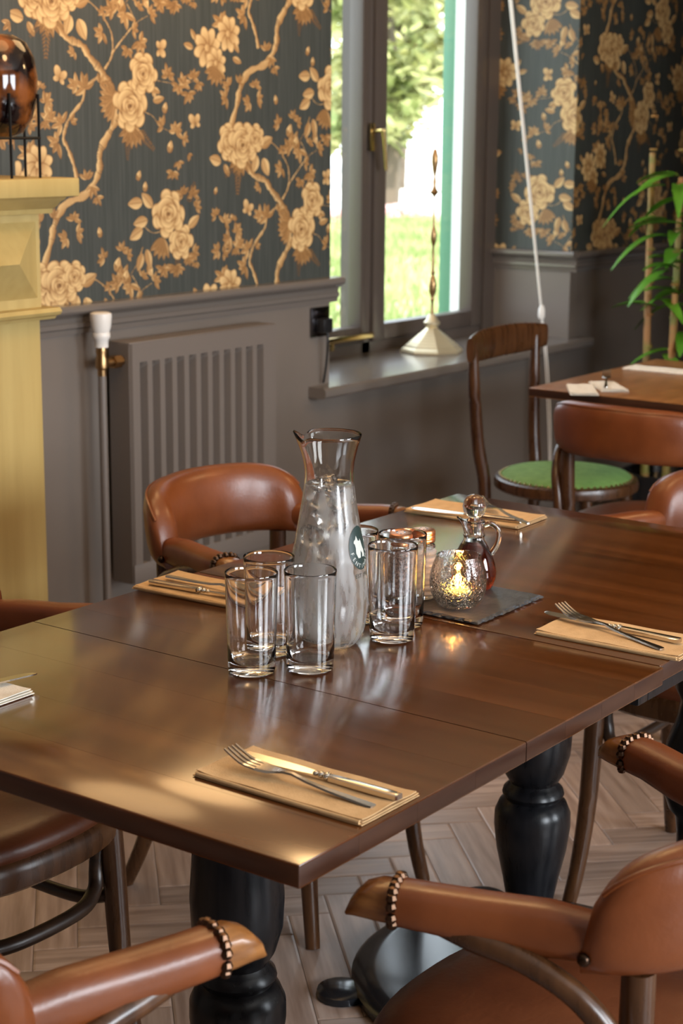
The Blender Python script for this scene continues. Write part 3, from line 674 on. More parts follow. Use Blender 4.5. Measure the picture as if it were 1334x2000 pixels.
# ------------------------------------------------------------------ armchairs
NAIL = []
def make_armchair(label):
    t = thing('armchair', label, 'armchair', (0, 0, 0), 0, 'brown leather bentwood armchairs')
    # seat ring and cushion
    def sq(p, a):    # slightly squared-off round seat
        r = 1+.045*math.cos(4*a+PI)*-1*-1
        return (p[0]*1.03*r, p[1]*r, p[2])
    MB().lathe([(.165, .405), (.205, .405), (.214, .412), (.216, .43), (.212, .446), (.205, .452), (.165, .452), (.165, .405)], 48, (0, 0, 0), sq).build('seat_rim', M_chairwood, t)
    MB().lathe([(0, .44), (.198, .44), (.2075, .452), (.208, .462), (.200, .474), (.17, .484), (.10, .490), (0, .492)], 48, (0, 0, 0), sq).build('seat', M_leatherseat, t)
    for s in (-1, 1):
        MB().tube([(s*.155, .150, .442), (s*.157, .156, .34), (s*.160, .164, .2), (s*.168, .178, .08), (s*.178, .192, .0)], [.0185, .0185, .017, .015, .0135], 12).build('leg', M_chairwood, t)
        MB().tube([(s*.166, -.160, .655), (s*.162, -.158, .52), (s*.155, -.155, .43), (s*.158, -.172, .28), (s*.168, -.212, .12), (s*.182, -.26, .0)], [.0165, .0175, .0185, .018, .016, .0135], 12).build('leg', M_chairwood, t)
    # bentwood hoop below the seat, its ends turned up beside the front legs
    MB().tube([(-.142, .140, .40), (-.138, .138, .355), (-.120, .150, .325), (-.06, .172, .318), (.06, .172, .318), (.120, .150, .325), (.138, .138, .355), (.142, .140, .40)], .0115, 10).build('stretcher', M_darkwood, t)
    for s in (-1, 1): MB().tube([(s*.156, .158, .31), (s*.140, .10, .295), (s*.15, -.03, .285), (s*.140, -.12, .295), (s*.156, -.168, .31)], .0105, 10).build('side_stretcher', M_darkwood, t)
    # upholstered back: rounded section swept round an arc, taller in the middle
    path = []; secs = []; n = 41; A = math.radians(82)
    for i in range(n):
        th = -A+2*A*i/(n-1); s = abs(th)/A
        x, y = .196*math.sin(th), -.100-.132*math.cos(th)
        e = max(0., 1-s**5.0)
        hgt = .030+.106*e**.55 if s < 1 else .03
        bot = .652+.006*(1-s)
        zc = bot+hgt/2; th_ = .017+.013*min(1, e*2.2)
        path.append((x, y, zc))
        sec = []
        for k in range(20):
            a = 2*PI*k/20; cx, sy = math.cos(a), math.sin(a)
            u = math.copysign(abs(cx)**.8, cx)*th_; v = math.copysign(abs(sy)**.62, sy)*hgt/2
            sec.append((u, v))
        secs.append(sec)
    q = MB(); vs = []
    for i, (p, sec) in enumerate(zip(path, secs)):
        th = -A+2*A*i/(n-1); nx, ny = math.sin(th), -math.cos(th)*.75; l = math.hypot(nx, ny); nx /= l; ny /= l
        rec = .10  # the top leans outwards a little
        for u, v in sec: vs.append((p[0]+nx*(u+v*rec), p[1]+ny*(u+v*rec), p[2]+v))
    ns = 20; fs = [(i*ns+k, i*ns+(k+1) % ns, (i+1)*ns+(k+1) % ns, (i+1)*ns+k) for i in range(n-1) for k in range(ns)]
    fs += [tuple(range(ns)), tuple(range((n-1)*ns, n*ns))]
    bk = q.add(vs, fs).build('backrest', M_leather, t, angle=60)
    # leather welt round the rear edge of the back
    rim = [Vector(vs[i*ns+3])+Vector((0, 0, .0)) for i in range(2, n-2)]
    MB().tube(rim, .0028, 6, False, 1).build('welt', M_leather, bk)
    for s in (-1, 1):
        # padded arm sleeve
        ctrl = [(.184, -.140, .686), (.202, -.080, .688), (.224, -.02, .690), (.246, .032, .695), (.2548, .061, .696)]
        wid = [.021, .0245, .0245, .0245, .0245]; hei = [.022, .027, .025, .0225, .0218]
        P, Sx = [], []
        for i in range(len(ctrl)-1):
            for j in range(6):
                f = j/6; P.append([ctrl[i][k]*(1-f)+ctrl[i+1][k]*f for k in range(3)]); Sx.append((wid[i]*(1-f)+wid[i+1]*f, hei[i]*(1-f)+hei[i+1]*f))
        P.append(ctrl[-1]); Sx.append((wid[-1], hei[-1]))
        sec = [[(w_*math.copysign(abs(math.cos(2*PI*k/20))**.75, math.cos(2*PI*k/20)), h_*math.copysign(abs(math.sin(2*PI*k/20))**.75, math.sin(2*PI*k/20))) for k in range(20)] for w_, h_ in Sx]
        slv = MB().sweep([(s*x, y, z) for x, y, z in P], sec).build('arm_sleeve', M_leather, t, angle=60)
        # wooden arm end: rounded over on top, drawn to a point below
        Q = [(.2545, .060), (.2585, .074), (.262, .086), (.2655, .096), (.2685, .105)]
        topz = [.7155, .715, .709, .698, .683]; botz = [.6765, .677, .6775, .678, .6785]; ww_ = [.0225, .0225, .022, .020, .014]
        P, Sx = [], []
        for (x, y), a_, b_, w_ in zip(Q, topz, botz, ww_):
            P.append((s*x, y, (a_+b_)/2)); h_ = (a_-b_)/2
            Sx.append([(w_*math.copysign(abs(math.cos(2*PI*k/16))**.55, math.cos(2*PI*k/16)), h_*math.copysign(abs(math.sin(2*PI*k/16))**.55, math.sin(2*PI*k/16))) for k in range(16)])
        MB().sweep(P, Sx).build('arm_end', M_armwood, slv, angle=50, label='polished wooden arm end')
        # row of nail heads at the end of the sleeve
        for k in range(13):
            a = math.radians(-32+k*20.5)
            u = .0248*math.copysign(abs(math.cos(a))**.75, math.cos(a)); v = .0222*math.copysign(abs(math.sin(a))**.75, math.sin(a))
            nh = MB().sphere((0, 0, 0), .0060, 8).build('nail_head', M_nail, slv) if not NAIL else NAIL[0].copy()
            if NAIL: COL.objects.link(nh); nh.parent = slv
            else: NAIL.append(nh)
            nh.location = (s*.2538+u*.94, .058-u*s*.34, .696+v)
        # bentwood support under the arm
        MB().tube([(s*.244, .020, .684), (s*.238, -.020, .674), (s*.228, -.070, .662), (s*.214, -.122, .634), (s*.198, -.158, .585), (s*.184, -.168, .52), (s*.176, -.164, .415)], [.013, .0135, .0125, .0125, .013, .0135, .0135], 12).build('arm_support', M_chairwood, t)
        MB().sphere((s*.2135, -.126, .674), .0070, 10, (1, 1, 1)).build('stud', mat('dark_stud', (.05, .03, .02), .3, 1) if 'dark_stud' not in bpy.data.materials else bpy.data.materials['dark_stud'], bk)
    return t
CH = make_armchair('brown leather armchair at the near right of the table, beside the napkin corner')
CH.location = (1.542, .814, 0)
for x, y, rz, lab in [
    (1.045, 1.203, -PI/2, 'brown leather armchair at the near end of the table, below the corner'),
    (1.575, 1.840, PI, 'brown leather armchair by the cream fireplace, its dark seat tucked under the table'),
    (2.437, 1.902, PI, 'brown leather armchair in front of the radiator, creased back facing the table'),
    (2.875, 1.25, PI/2, 'brown leather armchair at the far end of the joined tables'),
    (3.885, 1.865, -PI/2, 'brown leather armchair seen from behind at the corner table')]:
    c = copy_tree(CH); c.location = (x, y, 0); c.rotation_euler = (0, 0, rz); c['label'] = lab

# green seated bistro chair
gc = thing('bistro_chair', 'wooden bistro chair with a green upholstered seat near the windowsill', 'chair', (4.295, 2.345, 0), math.radians(183))
MB().lathe([(.15, .425), (.195, .425), (.206, .432), (.208, .445), (.204, .458), (.192, .462), (.15, .462), (.15, .425)], 48).build('seat_rim', M_chairwood, gc)
MB().lathe([(0, .455), (.183, .458), (.188, .463), (.178, .472), (.12, .482), (0, .486)], 40).build('seat', M_green, gc)
nl = MB()
for k in range(64): nl.sphere((.189*math.cos(2*PI*k/64), .189*math.sin(2*PI*k/64), .464), .0042, 6)
nl.build('nail_row', M_brass, gc)
for s in (-1, 1):
    MB().tube([(s*.130, .125, .43), (s*.145, .14, .25), (s*.165, .165, 0)], [.019, .018, .014], 12).build('leg', M_chairwood, gc)
    MB().tube([(s*.190, -.210, .835), (s*.184, -.205, .70), (s*.172, -.195, .55), (s*.158, -.180, .44), (s*.158, -.185, .28), (s*.172, -.23, .10), (s*.182, -.26, 0)], [.013, .017, .0185, .019, .018, .016, .014], 12).build('leg', M_chairwood, gc)
pth = []; sec = []
for i in range(21):
    s = -1+2*i/20; pth.append((s*.232, -.236+.040*s*s, .832)); h_ = .046-.012*abs(s)**3
    sec.append([(.0105*math.cos(2*PI*k/16), h_*math.copysign(abs(math.sin(2*PI*k/16))**.6, math.sin(2*PI*k/16))) for k in range(16)])
MB().sweep(pth, sec).build('top_rail', M_chairwood, gc, angle=60)
MB().tube([(.140, .135, .28), (.05, .03, .265), (.0, 0, .262), (-.05, -.05, .265), (-.150, -.175, .28)], .011, 8).tube([(-.140, .135, .28), (-.05, .03, .245), (0, 0, .242), (.05, -.05, .245), (.150, -.175, .28)], .011, 8).build('cross_stretcher', M_chairwood, gc)

# ------------------------------------------------------------------ table ware
Z0 = TT
def tumbler_mesh():
    o = [(0, .0004), (.026, .0004), (.0295, .002), (.0305, .006), (.0308, .012), (.0318, .05), (.0338, .128), (.0341, .1312), (.0336, .1325), (.0328, .1312), (.0322, .126), (.0296, .04), (.0285, .020), (.025, .0145), (.012, .0125), (0, .012)]
    return MB().lathe(o, 48)
tb = None
for x, y, lab in [
    (1.634, 1.337, 'empty glass tumbler nearest the camera, at the left of its three'),
    (1.689, 1.285, 'empty glass tumbler standing directly in front of the carafe'),
    (1.712, 1.371, 'empty glass tumbler behind the two at the carafe\'s left'),
    (1.864, 1.278, 'empty glass tumbler in front of its group right of the carafe'),
    (1.928, 1.306, 'empty glass tumbler between the front tumbler and the copper lidded shakers'),
    (1.905, 1.372, 'empty glass tumbler half hidden behind the carafe, right side')]:
    if tb is None: o = tb = tumbler_mesh().build('tumbler', M_glass)
    else: o = tb.copy(); COL.objects.link(o)
    tag(o, lab, 'tumbler', 'glass tumblers around the carafe'); o.location = (x, y, Z0)

# carafe of iced water
CX, CY = 1.795, 1.335
ca = thing('carafe', 'tall glass carafe of iced water with a dark green oval emblem', 'carafe', (CX, CY, Z0))
CP = [(.036, .0008), (.043, .006), (.0495, .022), (.0530, .045), (.0540, .066), (.0533, .09), (.0500, .12), (.0450, .148), (.0398, .178), (.0355, .203), (.0328, .224), (.0322, .236), (.0335, .250), (.0370, .266), (.0420, .283), (.0432, .287)]
def crad(z):
    for (r0, z0), (r1, z1) in zip(CP, CP[1:]):
        if z0 <= z <= z1: return r0+(r1-r0)*(z-z0)/(z1-z0)
    return CP[0][0]
dense = []
for i in range(61):
    z = .0008+(.287-.0008)*i/60
    dense.append((crad(z), z))
# smooth the profile
for _ in range(2): dense = [dense[0]]+[((dense[i-1][0]+2*dense[i][0]+dense[i+1][0])/4, dense[i][1]) for i in range(1, len(dense)-1)]+[dense[-1]]
def crad(z):
    f = (z-.0008)/(.287-.0008)*60; i = min(max(int(f), 0), 59); return dense[i][0]+(dense[i+1][0]-dense[i][0])*(f-i)
SP = math.atan2(.81, -.59)
def lip(p, a):
    d = (a-SP+PI) % (2*PI)-PI; k = max(0, (p[2]-.235)/.052)
    g = math.exp(-(d/.22)**2)*k*k; h = math.exp(-((abs(d)-.55)/.25)**2)*k*k
    r = math.hypot(p[0], p[1]); s = 1+(.13*g-.06*h)
    return (p[0]*s, p[1]*s, p[2]+.004*g-.006*h)
outer = dense; inner = [(r-.0022, max(z, .006)) for r, z in dense]
prof = [(0, .0008)]+outer+[(dense[-1][0]-.001, .2882)]+inner[::-1][1:-2]+[(.030, .0062), (0, .006)]
M_carafe = mat('misted_glass', (1, 1, 1), .0, 0, Transmission_Weight=1., IOR=1.45)
N, L, b = nodes(M_carafe)
tc2 = N.new('ShaderNodeTexCoord'); sp = N.new('ShaderNodeSeparateXYZ'); L.new(tc2.outputs['Object'], sp.inputs[0])
mr = N.new('ShaderNodeMapRange'); mr.inputs[1].default_value = .215; mr.inputs[2].default_value = .228; mr.inputs[3].default_value = 1; mr.inputs[4].default_value = 0
L.new(sp.outputs[2], mr.inputs[0])
mp = N.new('ShaderNodeMapping'); mp.inputs['Scale'].default_value = (90, 90, 22); L.new(tc2.outputs['Object'], mp.inputs[0])
nz = N.new('ShaderNodeTexNoise'); nz.inputs['Scale'].default_value = 1; nz.inputs['Detail'].default_value = 3; L.new(mp.outputs[0], nz.inputs['Vector'])
m2 = N.new('ShaderNodeMapRange'); m2.inputs[1].default_value = .38; m2.inputs[2].default_value = .6; m2.inputs[3].default_value = .10; m2.inputs[4].default_value = .42; L.new(nz.outputs['Fac'], m2.inputs[0])
ml = N.new('ShaderNodeMath'); ml.operation = 'MULTIPLY'; L.new(mr.outputs[0], ml.inputs[0]); L.new(m2.outputs[0], ml.inputs[1]); L.new(ml.outputs[0], b.inputs['Roughness'])
m5 = N.new('ShaderNodeMapRange'); m5.inputs[3].default_value = 1; m5.inputs[4].default_value = .62; L.new(ml.outputs[0], m5.inputs[0]); L.new(m5.outputs[0], b.inputs['Transmission Weight']); b.inputs['Base Color'].default_value = (.92, .90, .87, 1)
MB().lathe(prof, 72, (0, 0, 0), lip).build('glass_body', M_carafe, ca, angle=60)
WL = .222
wpf = [(0, .0055)]+[(r-.0020, max(z, .0055)) for r, z in dense if .004 < z < WL]+[(crad(WL)-.0020, WL), (crad(WL)-.004, WL-.0008), (0, WL-.001)]
MB().lathe(wpf, 64).build('water', M_water, ca)
# emblem: oval patch, ring of lettering and a seated hound, all bent onto the glass
M_emb = mat('emblem_green', (.010, .028, .024), .45); M_embw = mat('emblem_white', (.55, .55, .50), .5)
EA, EZ = math.radians(-83), .139
def wrap(u, w, off):
    z = EZ+w; r = crad(z)+off; a = EA+u/max(crad(EZ), .01)
    return (r*math.cos(a), r*math.sin(a), z)
em = MB(); nr, na = 10, 48; AX, AZ = .021, .029
vs = [wrap(0, 0, .0005)]+[wrap(AX*i/nr*math.cos(2*PI*k/na), AZ*i/nr*math.sin(2*PI*k/na), .0005) for i in range(1, nr+1) for k in range(na)]
fs = [(0, 1+k, 1+(k+1) % na) for k in range(na)]+[(1+(i-1)*na+k, 1+(i-1)*na+(k+1) % na, 1+i*na+(k+1) % na, 1+i*na+k) for i in range(1, nr) for k in range(na)]
emo = em.add(vs, fs).build('emblem', M_emb, ca)
hound = [(-.006, -.013), (-.0095, -.006), (-.009, .001), (-.010, .006), (-.012, .0075), (-.0115, .010), (-.008, .0125), (-.006, .017), (-.004, .013), (-.0025, .010), (.001, .009), (.002, .012), (.0045, .008), (.006, .002), (.009, -.004), (.010, -.010), (.008, -.013), (.003, -.0125), (.004, -.008), (.001, -.004), (-.001, -.013)]
def flatpoly(poly, off, step=.0018):
    bm = bmesh.new(); vv = [bm.verts.new((x, y, 0)) for x, y in poly]; bm.faces.new(vv)
    bmesh.ops.triangulate(bm, faces=bm.faces[:]); 
    for _ in range(2): bmesh.ops.subdivide_edges(bm, edges=bm.edges[:], cuts=1)
    bmesh.ops.triangulate(bm, faces=bm.faces[:])
    return MB().bm(bm).map(lambda v: wrap(v[0], v[1], off))
flatpoly(hound, .0008).build('hound_motif', M_embw, ca)
def text_mb(body, size):
    cu = bpy.data.curves.new('text', 'FONT'); cu.body = body; cu.size = size; cu.align_x = 'CENTER'; cu.align_y = 'CENTER'; cu.resolution_u = 3
    o = bpy.data.objects.new('text', cu); COL.objects.link(o); bpy.context.view_layer.update()
    me = bpy.data.meshes.new_from_object(o.evaluated_get(bpy.context.evaluated_depsgraph_get()))
    r = MB().add([v.co[:] for v in me.vertices], [list(p.vertices) for p in me.polygons])
    bpy.data.objects.remove(o); bpy.data.meshes.remove(me); bpy.data.curves.remove(cu)
    return r
lt = MB(); word = 'FENTIMANS'
for i, ch in enumerate(word):
    a = math.radians(-90+(i-(len(word)-1)/2)*19.); g = text_mb(ch, .0075)
    cx, cz = (AX-.0042)*math.cos(a), (AZ-.0045)*math.sin(a); ra_ = a+PI/2
    lt.add([wrap(cx+x*math.cos(ra_)-y*math.sin(ra_), cz+x*math.sin(ra_)+y*math.cos(ra_), .0008) for x, y, z in g.v], g.f)
lt.build('emblem_lettering', M_embw, ca, False)
g = text_mb('EST 1905', .0075); g.map(lambda v: wrap(v[0], v[1]-.0365, .0006)).build('date_lettering', M_emb, ca, False)
# ice cubes floating in the water
rg = random.Random(11); ice0 = None; cubes = []
spots = [(.004, .004, .221, .020), (-.009, .006, .200, .021), (.011, -.008, .199, .020), (-.012, -.008, .176, .022), (.012, .010, .174, .021), (.0, -.018, .158, .021), (-.016, .012, .151, .022), (.018, .004, .150, .020), (-.004, .0, .129, .021)]
for i, (x, y, z, s) in enumerate(spots):
    if ice0 is None:
        bm = bmesh.new(); bmesh.ops.create_cube(bm, size=.020)
        bmesh.ops.bevel(bm, geom=bm.edges[:], offset=.004, segments=3, profile=.5, affect='EDGES')
        for v in bm.verts: v.co += Vector((rg.gauss(0, .0005), rg.gauss(0, .0005), rg.gauss(0, .0005)))
        o = ice0 = MB().bm(bm).build('ice_cube', M_ice)
    else: o = ice0.copy(); COL.objects.link(o)
    o.location = (CX+x, CY+y, Z0+z); o.rotation_euler = (rg.uniform(0, 3), rg.uniform(0, 3), rg.uniform(0, 3)); o.scale = (s/.02,)*3
    tag(o, 'ice cube poking out of the water line in the carafe neck' if i == 0 else 'lowest ice cube in the carafe water' if i == len(spots)-1 else 'ice cube packed under the water line in the carafe', 'ice', 'ice cubes in the carafe')

# slate board with candle, cruet and shakers
sb = MB(); rg = random.Random(4); SX0, SX1, SY0, SY1 = 1.988, 2.170, 1.217, 1.432
per = []
def edge(a, b, n):
    for i in range(n):
        f = i/n; per.append((a[0]+(b[0]-a[0])*f, a[1]+(b[1]-a[1])*f))
edge((SX0, SY0), (SX1, SY0), 36); edge((SX1, SY0), (SX1, SY1), 40); edge((SX1, SY1), (SX0, SY1), 36); edge((SX0, SY1), (SX0, SY0), 40)
n = len(per); vs = []; mxp, myp = (SX0+SX1)/2, (SY0+SY1)/2
for zz, amp, ins in ((.0006, .0012, .003), (.0028, .0022, .0), (.0048, .0022, .0005), (.0066, .0012, .0032)):
    for x, y in per:
        dx, dy = (1 if x > SX1-1e-6 else -1 if x < SX0+1e-6 else 0), (1 if y > SY1-1e-6 else -1 if y < SY0+1e-6 else 0)
        k = -ins+rg.uniform(-amp, amp); vs.append((x+dx*k, y+dy*k, Z0+zz+(rg.uniform(-.0005, .0005) if 0 < zz-.001 and zz < .006 else 0)))
fs = [(j*n+i, j*n+(i+1) % n, (j+1)*n+(i+1) % n, (j+1)*n+i) for j in range(3) for i in range(n)]+[tuple(range(n-1, -1, -1)), tuple(range(3*n, 4*n))]
tag(sb.add(vs, fs).build('slate_board', M_slate, None, False), 'black slate board with rough chipped edges under the candle and cruet', 'slate')
ZS = Z0+.0066
ch = thing('candle_holder', 'round crackle glass candle holder glowing on the slate', 'candle holder', (2.040, 1.284, ZS))
M_crack = mat('crackle_glass', (1, .985, .96), .02, 0, Transmission_Weight=1., IOR=1.45)
N, L, b = nodes(M_crack)
tcx = N.new('ShaderNodeTexCoord'); vo = N.new('ShaderNodeTexVoronoi'); vo.feature = 'DISTANCE_TO_EDGE'; vo.inputs['Scale'].default_value = 190
L.new(tcx.outputs['Object'], vo.inputs['Vector'])
m1 = N.new('ShaderNodeMapRange'); m1.inputs[1].default_value = 0; m1.inputs[2].default_value = .09; L.new(vo.outputs['Distance'], m1.inputs[0])
bp_ = N.new('ShaderNodeBump'); bp_.inputs['Strength'].default_value = .55; bp_.inputs['Distance'].default_value = .0012
sp = N.new('ShaderNodeSeparateXYZ'); L.new(tcx.outputs['Object'], sp.inputs[0])
m3 = N.new('ShaderNodeMapRange'); m3.inputs[1].default_value = .020; m3.inputs[2].default_value = .06; m3.inputs[3].default_value = .75; m3.inputs[4].default_value = .12
L.new(sp.outputs[2], m3.inputs[0]); L.new(m3.outputs[0], bp_.inputs['Strength'])
L.new(m1.outputs[0], bp_.inputs['Height']); L.new(bp_.outputs[0], b.inputs['Normal'])
gp = [(0, .0004), (.022, .0004), (.028, .003), (.0355, .012), (.0405, .024), (.0418, .037), (.0405, .050), (.0368, .063), (.0325, .0735), (.0318, .0765), (.0308, .0765), (.0308, .0738), (.0350, .0628), (.0385, .050), (.0398, .037), (.0385, .025), (.034, .0145), (.027, .007), (0, .006)]
MB().lathe(gp, 56).build('globe', M_crack, ch)
tl = thing('tealight', 'lit tealight candle burning inside the crackle glass holder', 'candle', (2.040, 1.284, ZS+.0075))
MB().lathe([(0, 0), (.0185, 0), (.0192, .001), (.0192, .0165), (.0187, .0165), (.0187, .001)], 32).build('cup', M_silver, tl)
MB().lathe([(0, .0012), (.0184, .0012), (.0184, .0150), (.016, .0145), (.004, .0142), (0, .0142)], 32).build('wax', M_wax, tl)
MB().tube([(0, 0, .014), (.0004, 0, .018), (.001, 0, .021)], .0007, 6).build('wick', M_blackmetal, tl)
M_flame = bpy.data.materials.new('flame'); M_flame.use_nodes = True
N, L = M_flame.node_tree.nodes, M_flame.node_tree.links; N.remove(N['Principled BSDF']); e_ = N.new('ShaderNodeEmission'); e_.inputs[0].default_value = (1, .48, .11, 1); e_.inputs[1].default_value = 70
L.new(e_.outputs[0], N['Material Output'].inputs[0])
MB().lathe([(0, .0180), (.0032, .0205), (.0050, .0255), (.0044, .031), (.0026, .037), (.0009, .042), (0, .044)], 16).build('flame', M_flame, tl)
point('candle_light', (2.040, 1.284, ZS+.0075+.050), 3.2, (1, .42, .11), .004)

cu = thing('cruet', 'small glass cruet of amber vinegar with a ball stopper and handle', 'cruet', (2.136, 1.318, ZS), math.atan2(-.81, .59))
CR = [(.024, .0006), (.029, .004), (.0335, .016), (.0345, .026), (.0325, .040), (.027, .055), (.0205, .068), (.0160, .076), (.0150, .080), (.0168, .083), (.0150, .086), (.0145, .094), (.0155, .100), (.0165, .104)]
def spout(p, a):
    d = (a-PI+PI) % (2*PI)-PI; k = max(0, (p[2]-.088)/.016); g = math.exp(-(d/.45)**2)*k
    return (p[0]*(1+.62*g), p[1]*(1-.3*g*abs(math.sin(d))), p[2]+.006*g)
prof = [(0, .0006)]+CR+[(.0155, .105)]+[(r-.0022, max(z, .004)) for r, z in CR[::-1]][1:-1]+[(.022, .004), (0, .0035)]
MB().lathe(prof, 40, (0, 0, 0), spout).build('bottle', M_glass, cu)
M_vin = glass('vinegar', 1.34, 0, (.30, .055, .006))
MB().lathe([(0, .0036)]+[(r-.0020, max(z, .0036)) for r, z in CR if z < .074]+[(.0142, .0745), (0, .0745)], 40).build('vinegar', M_vin, cu)
MB().tube([(.0150, 0, .098), (.024, 0, .1005), (.0335, 0, .095), (.037, 0, .084), (.035, 0, .070), (.030, 0, .060), (.0265, 0, .0545)], [.0040, .0042, .0044, .0044, .0044, .0046, .005], 12).build('handle', M_glass, cu)
MB().lathe([(0, .085), (.009, .085), (.0115, .100), (.0118, .1055), (.009, .108), (.0085, .110), (.0125, .113), (.0165, .119), (.0182, .127), (.0165, .135), (.0125, .141), (.006, .1445), (0, .1452)], 32).build('stopper', M_glass, cu)

M_pepper = mat('shaker_pepper', (.16, .085, .055), .6); M_salt = mat('shaker_salt', (.80, .74, .68), .6)
noise_col(M_pepper, (.06, .03, .02), (.34, .20, .14), (500, 500, 500), 2, .4, .6)
def shaker(x, y, fill, lab):
    t = thing('shaker', lab, 'shaker', (x, y, ZS), 0, 'copper lidded shakers')
    pr = [(0, .0006), (.019, .0006), (.0215, .003)]
    for k in range(9):
        z = .006+k*.0085; r = .0225+.0015*math.sin(k/9*PI)-.0075*max(0, (k-3)/6)**1.3
        pr += [(r-.0012, z), (r+.0012, z+.0025), (r+.0012, z+.005), (r-.0012, z+.0075)]
    pr += [(.0140, .084), (.0135, .090)]
    inn = [(max(r-.0028, .001), max(z, .004)) for r, z in pr[3:]][::-1]
    MB().lathe(pr+inn+[(0, .004)], 40).build('ribbed_glass', M_glass, t)
    MB().lathe([(0, .0045)]+[(r-.0027, max(z, .0045)) for r, z in pr[3:-6]]+[(0, pr[-6][1])], 32).build('contents', fill, t)
    MB().lathe([(.0138, .0845), (.0172, .0845), (.0178, .086), (.0178, .0885), (.0170, .0895), (.0178, .0905), (.0178, .0945), (.0172, .0955), (.0178, .0965), (.0178, .100), (.0165, .1025), (.012, .1035), (0, .1038), (0, .1022), (.0150, .1012), (.0162, .098), (.0162, .086), (.0138, .0845)], 40).build('lid', M_copper, t)
    h = MB()
    for k in range(5): h.lathe([(0, .1041), (.0011, .1041), (.0011, .1032), (0, .1032)], 8, (.006*math.cos(k*1.257), .006*math.sin(k*1.257), 0))
    h.build('lid_holes', M_blackmetal, t)
shaker(2.050, 1.352, M_salt, 'ribbed glass shaker with a copper lid, beside the candle')
shaker(2.006, 1.362, M_pepper, 'ribbed glass shaker with a copper lid, seen through the tumblers')

# ------------------------------------------------------------------ napkins and cutlery
def napkin(name, cx, cy, sx, sy, rz, m_, lab, seed, z=Z0, plies=3, grp='paper napkins at the place settings'):
    g = random.Random(seed); q = MB(); nx, ny = 10, 16
    for pl in range(plies):
        zz = .0006+pl*.0016; ox, oy = g.uniform(-.002, .002), g.uniform(-.002, .002)
        vs = []
        for lay in (0, 1):
            for j in range(ny+1):
                for i in range(nx+1):
                    u, v = i/nx-.5, j/ny-.5
                    wv = (.0010*math.sin(u*9+seed)+.0008*math.sin(v*14+seed*2+u*5))*(pl+.3)/plies
                    lift = .004*max(0, abs(v)*2-.82)*(pl+1)/plies*2+.002*max(0, abs(u)*2-.85)*(pl)
                    vs.append((u*(sx-pl*.003)+ox*pl*.5, v*(sy-pl*.002)+oy*pl*.5, zz+max(0, wv+.0012)*(pl/plies)+lift+lay*.0009))
        k = (nx+1)*(ny+1); fs = []
        for j in range(ny):
            for i in range(nx):
                a = j*(nx+1)+i; fs += [(a, a+nx+1, a+nx+2, a+1), (k+a, k+a+1, k+a+nx+2, k+a+nx+1)]
        bd = [i for i in range(nx+1)]+[j*(nx+1)+nx for j in range(1, ny+1)]+[ny*(nx+1)+i for i in range(nx-1, -1, -1)]+[j*(nx+1) for j in range(ny-1, 0, -1)]
        fs += [(bd[i], bd[(i+1) % len(bd)], k+bd[(i+1) % len(bd)], k+bd[i]) for i in range(len(bd))]
        q.add(vs, fs)
    # rolled fold along one long side
    q.tube([(-sx/2+.002, -sy/2+.004, .0034), (-sx/2+.001, 0, .0034), (-sx/2+.002, sy/2-.004, .0034)], .0026, 8, False, 4)
    o = q.build('napkin', m_, None, angle=50); o.location = (cx, cy, z); o.rotation_euler = (0, 0, rz)
    return tag(o, lab, 'napkin', grp)
def fork_mesh():
    """lies along +Y, tines at +Y, handle end at -Y; origin mid length, on the surface"""
    q = MB(); L_ = .195
    def zc(y):   # curve of the fork seen from the side
        s = y/L_+.5
        return .0028+.010*max(0, (s-.86)/.14)**1.3+.004*math.exp(-((s-.56)/.10)**2)-.0006*s
    def strip(pts, th=.0022):
        vs = []
        for y, w_, xo in pts:
            z = zc(y); vs += [(xo-w_, y, z), (xo+w_, y, z), (xo+w_*.8, y, z+th), (xo-w_*.8, y, z+th)]
        fs = [(i*4+k, i*4+(k+1) % 4, i*4+4+(k+1) % 4, i*4+4+k) for i in range(len(pts)-1) for k in range(4)]+[(3, 2, 1, 0), tuple(len(pts)*4-4+k for k in range(4))]
        q.add(vs, fs)
    strip([(-.0975, .0030, 0), (-.096, .0052, 0), (-.090, .0058, 0), (-.07, .0050, 0), (-.04, .0040, 0), (-.01, .0030, 0), (.010, .0028, 0), (.022, .0034, 0), (.030, .0065, 0), (.038, .0105, 0), (.048, .0122, 0), (.054, .0122, 0)])
    for k in range(4):
        xo = (k-1.5)*.0064; strip([(.053+i*.0445/6, .0022-.0010*(i/6)**2, xo*(1-.04*i/6)) for i in range(7)], .0018)
    return q
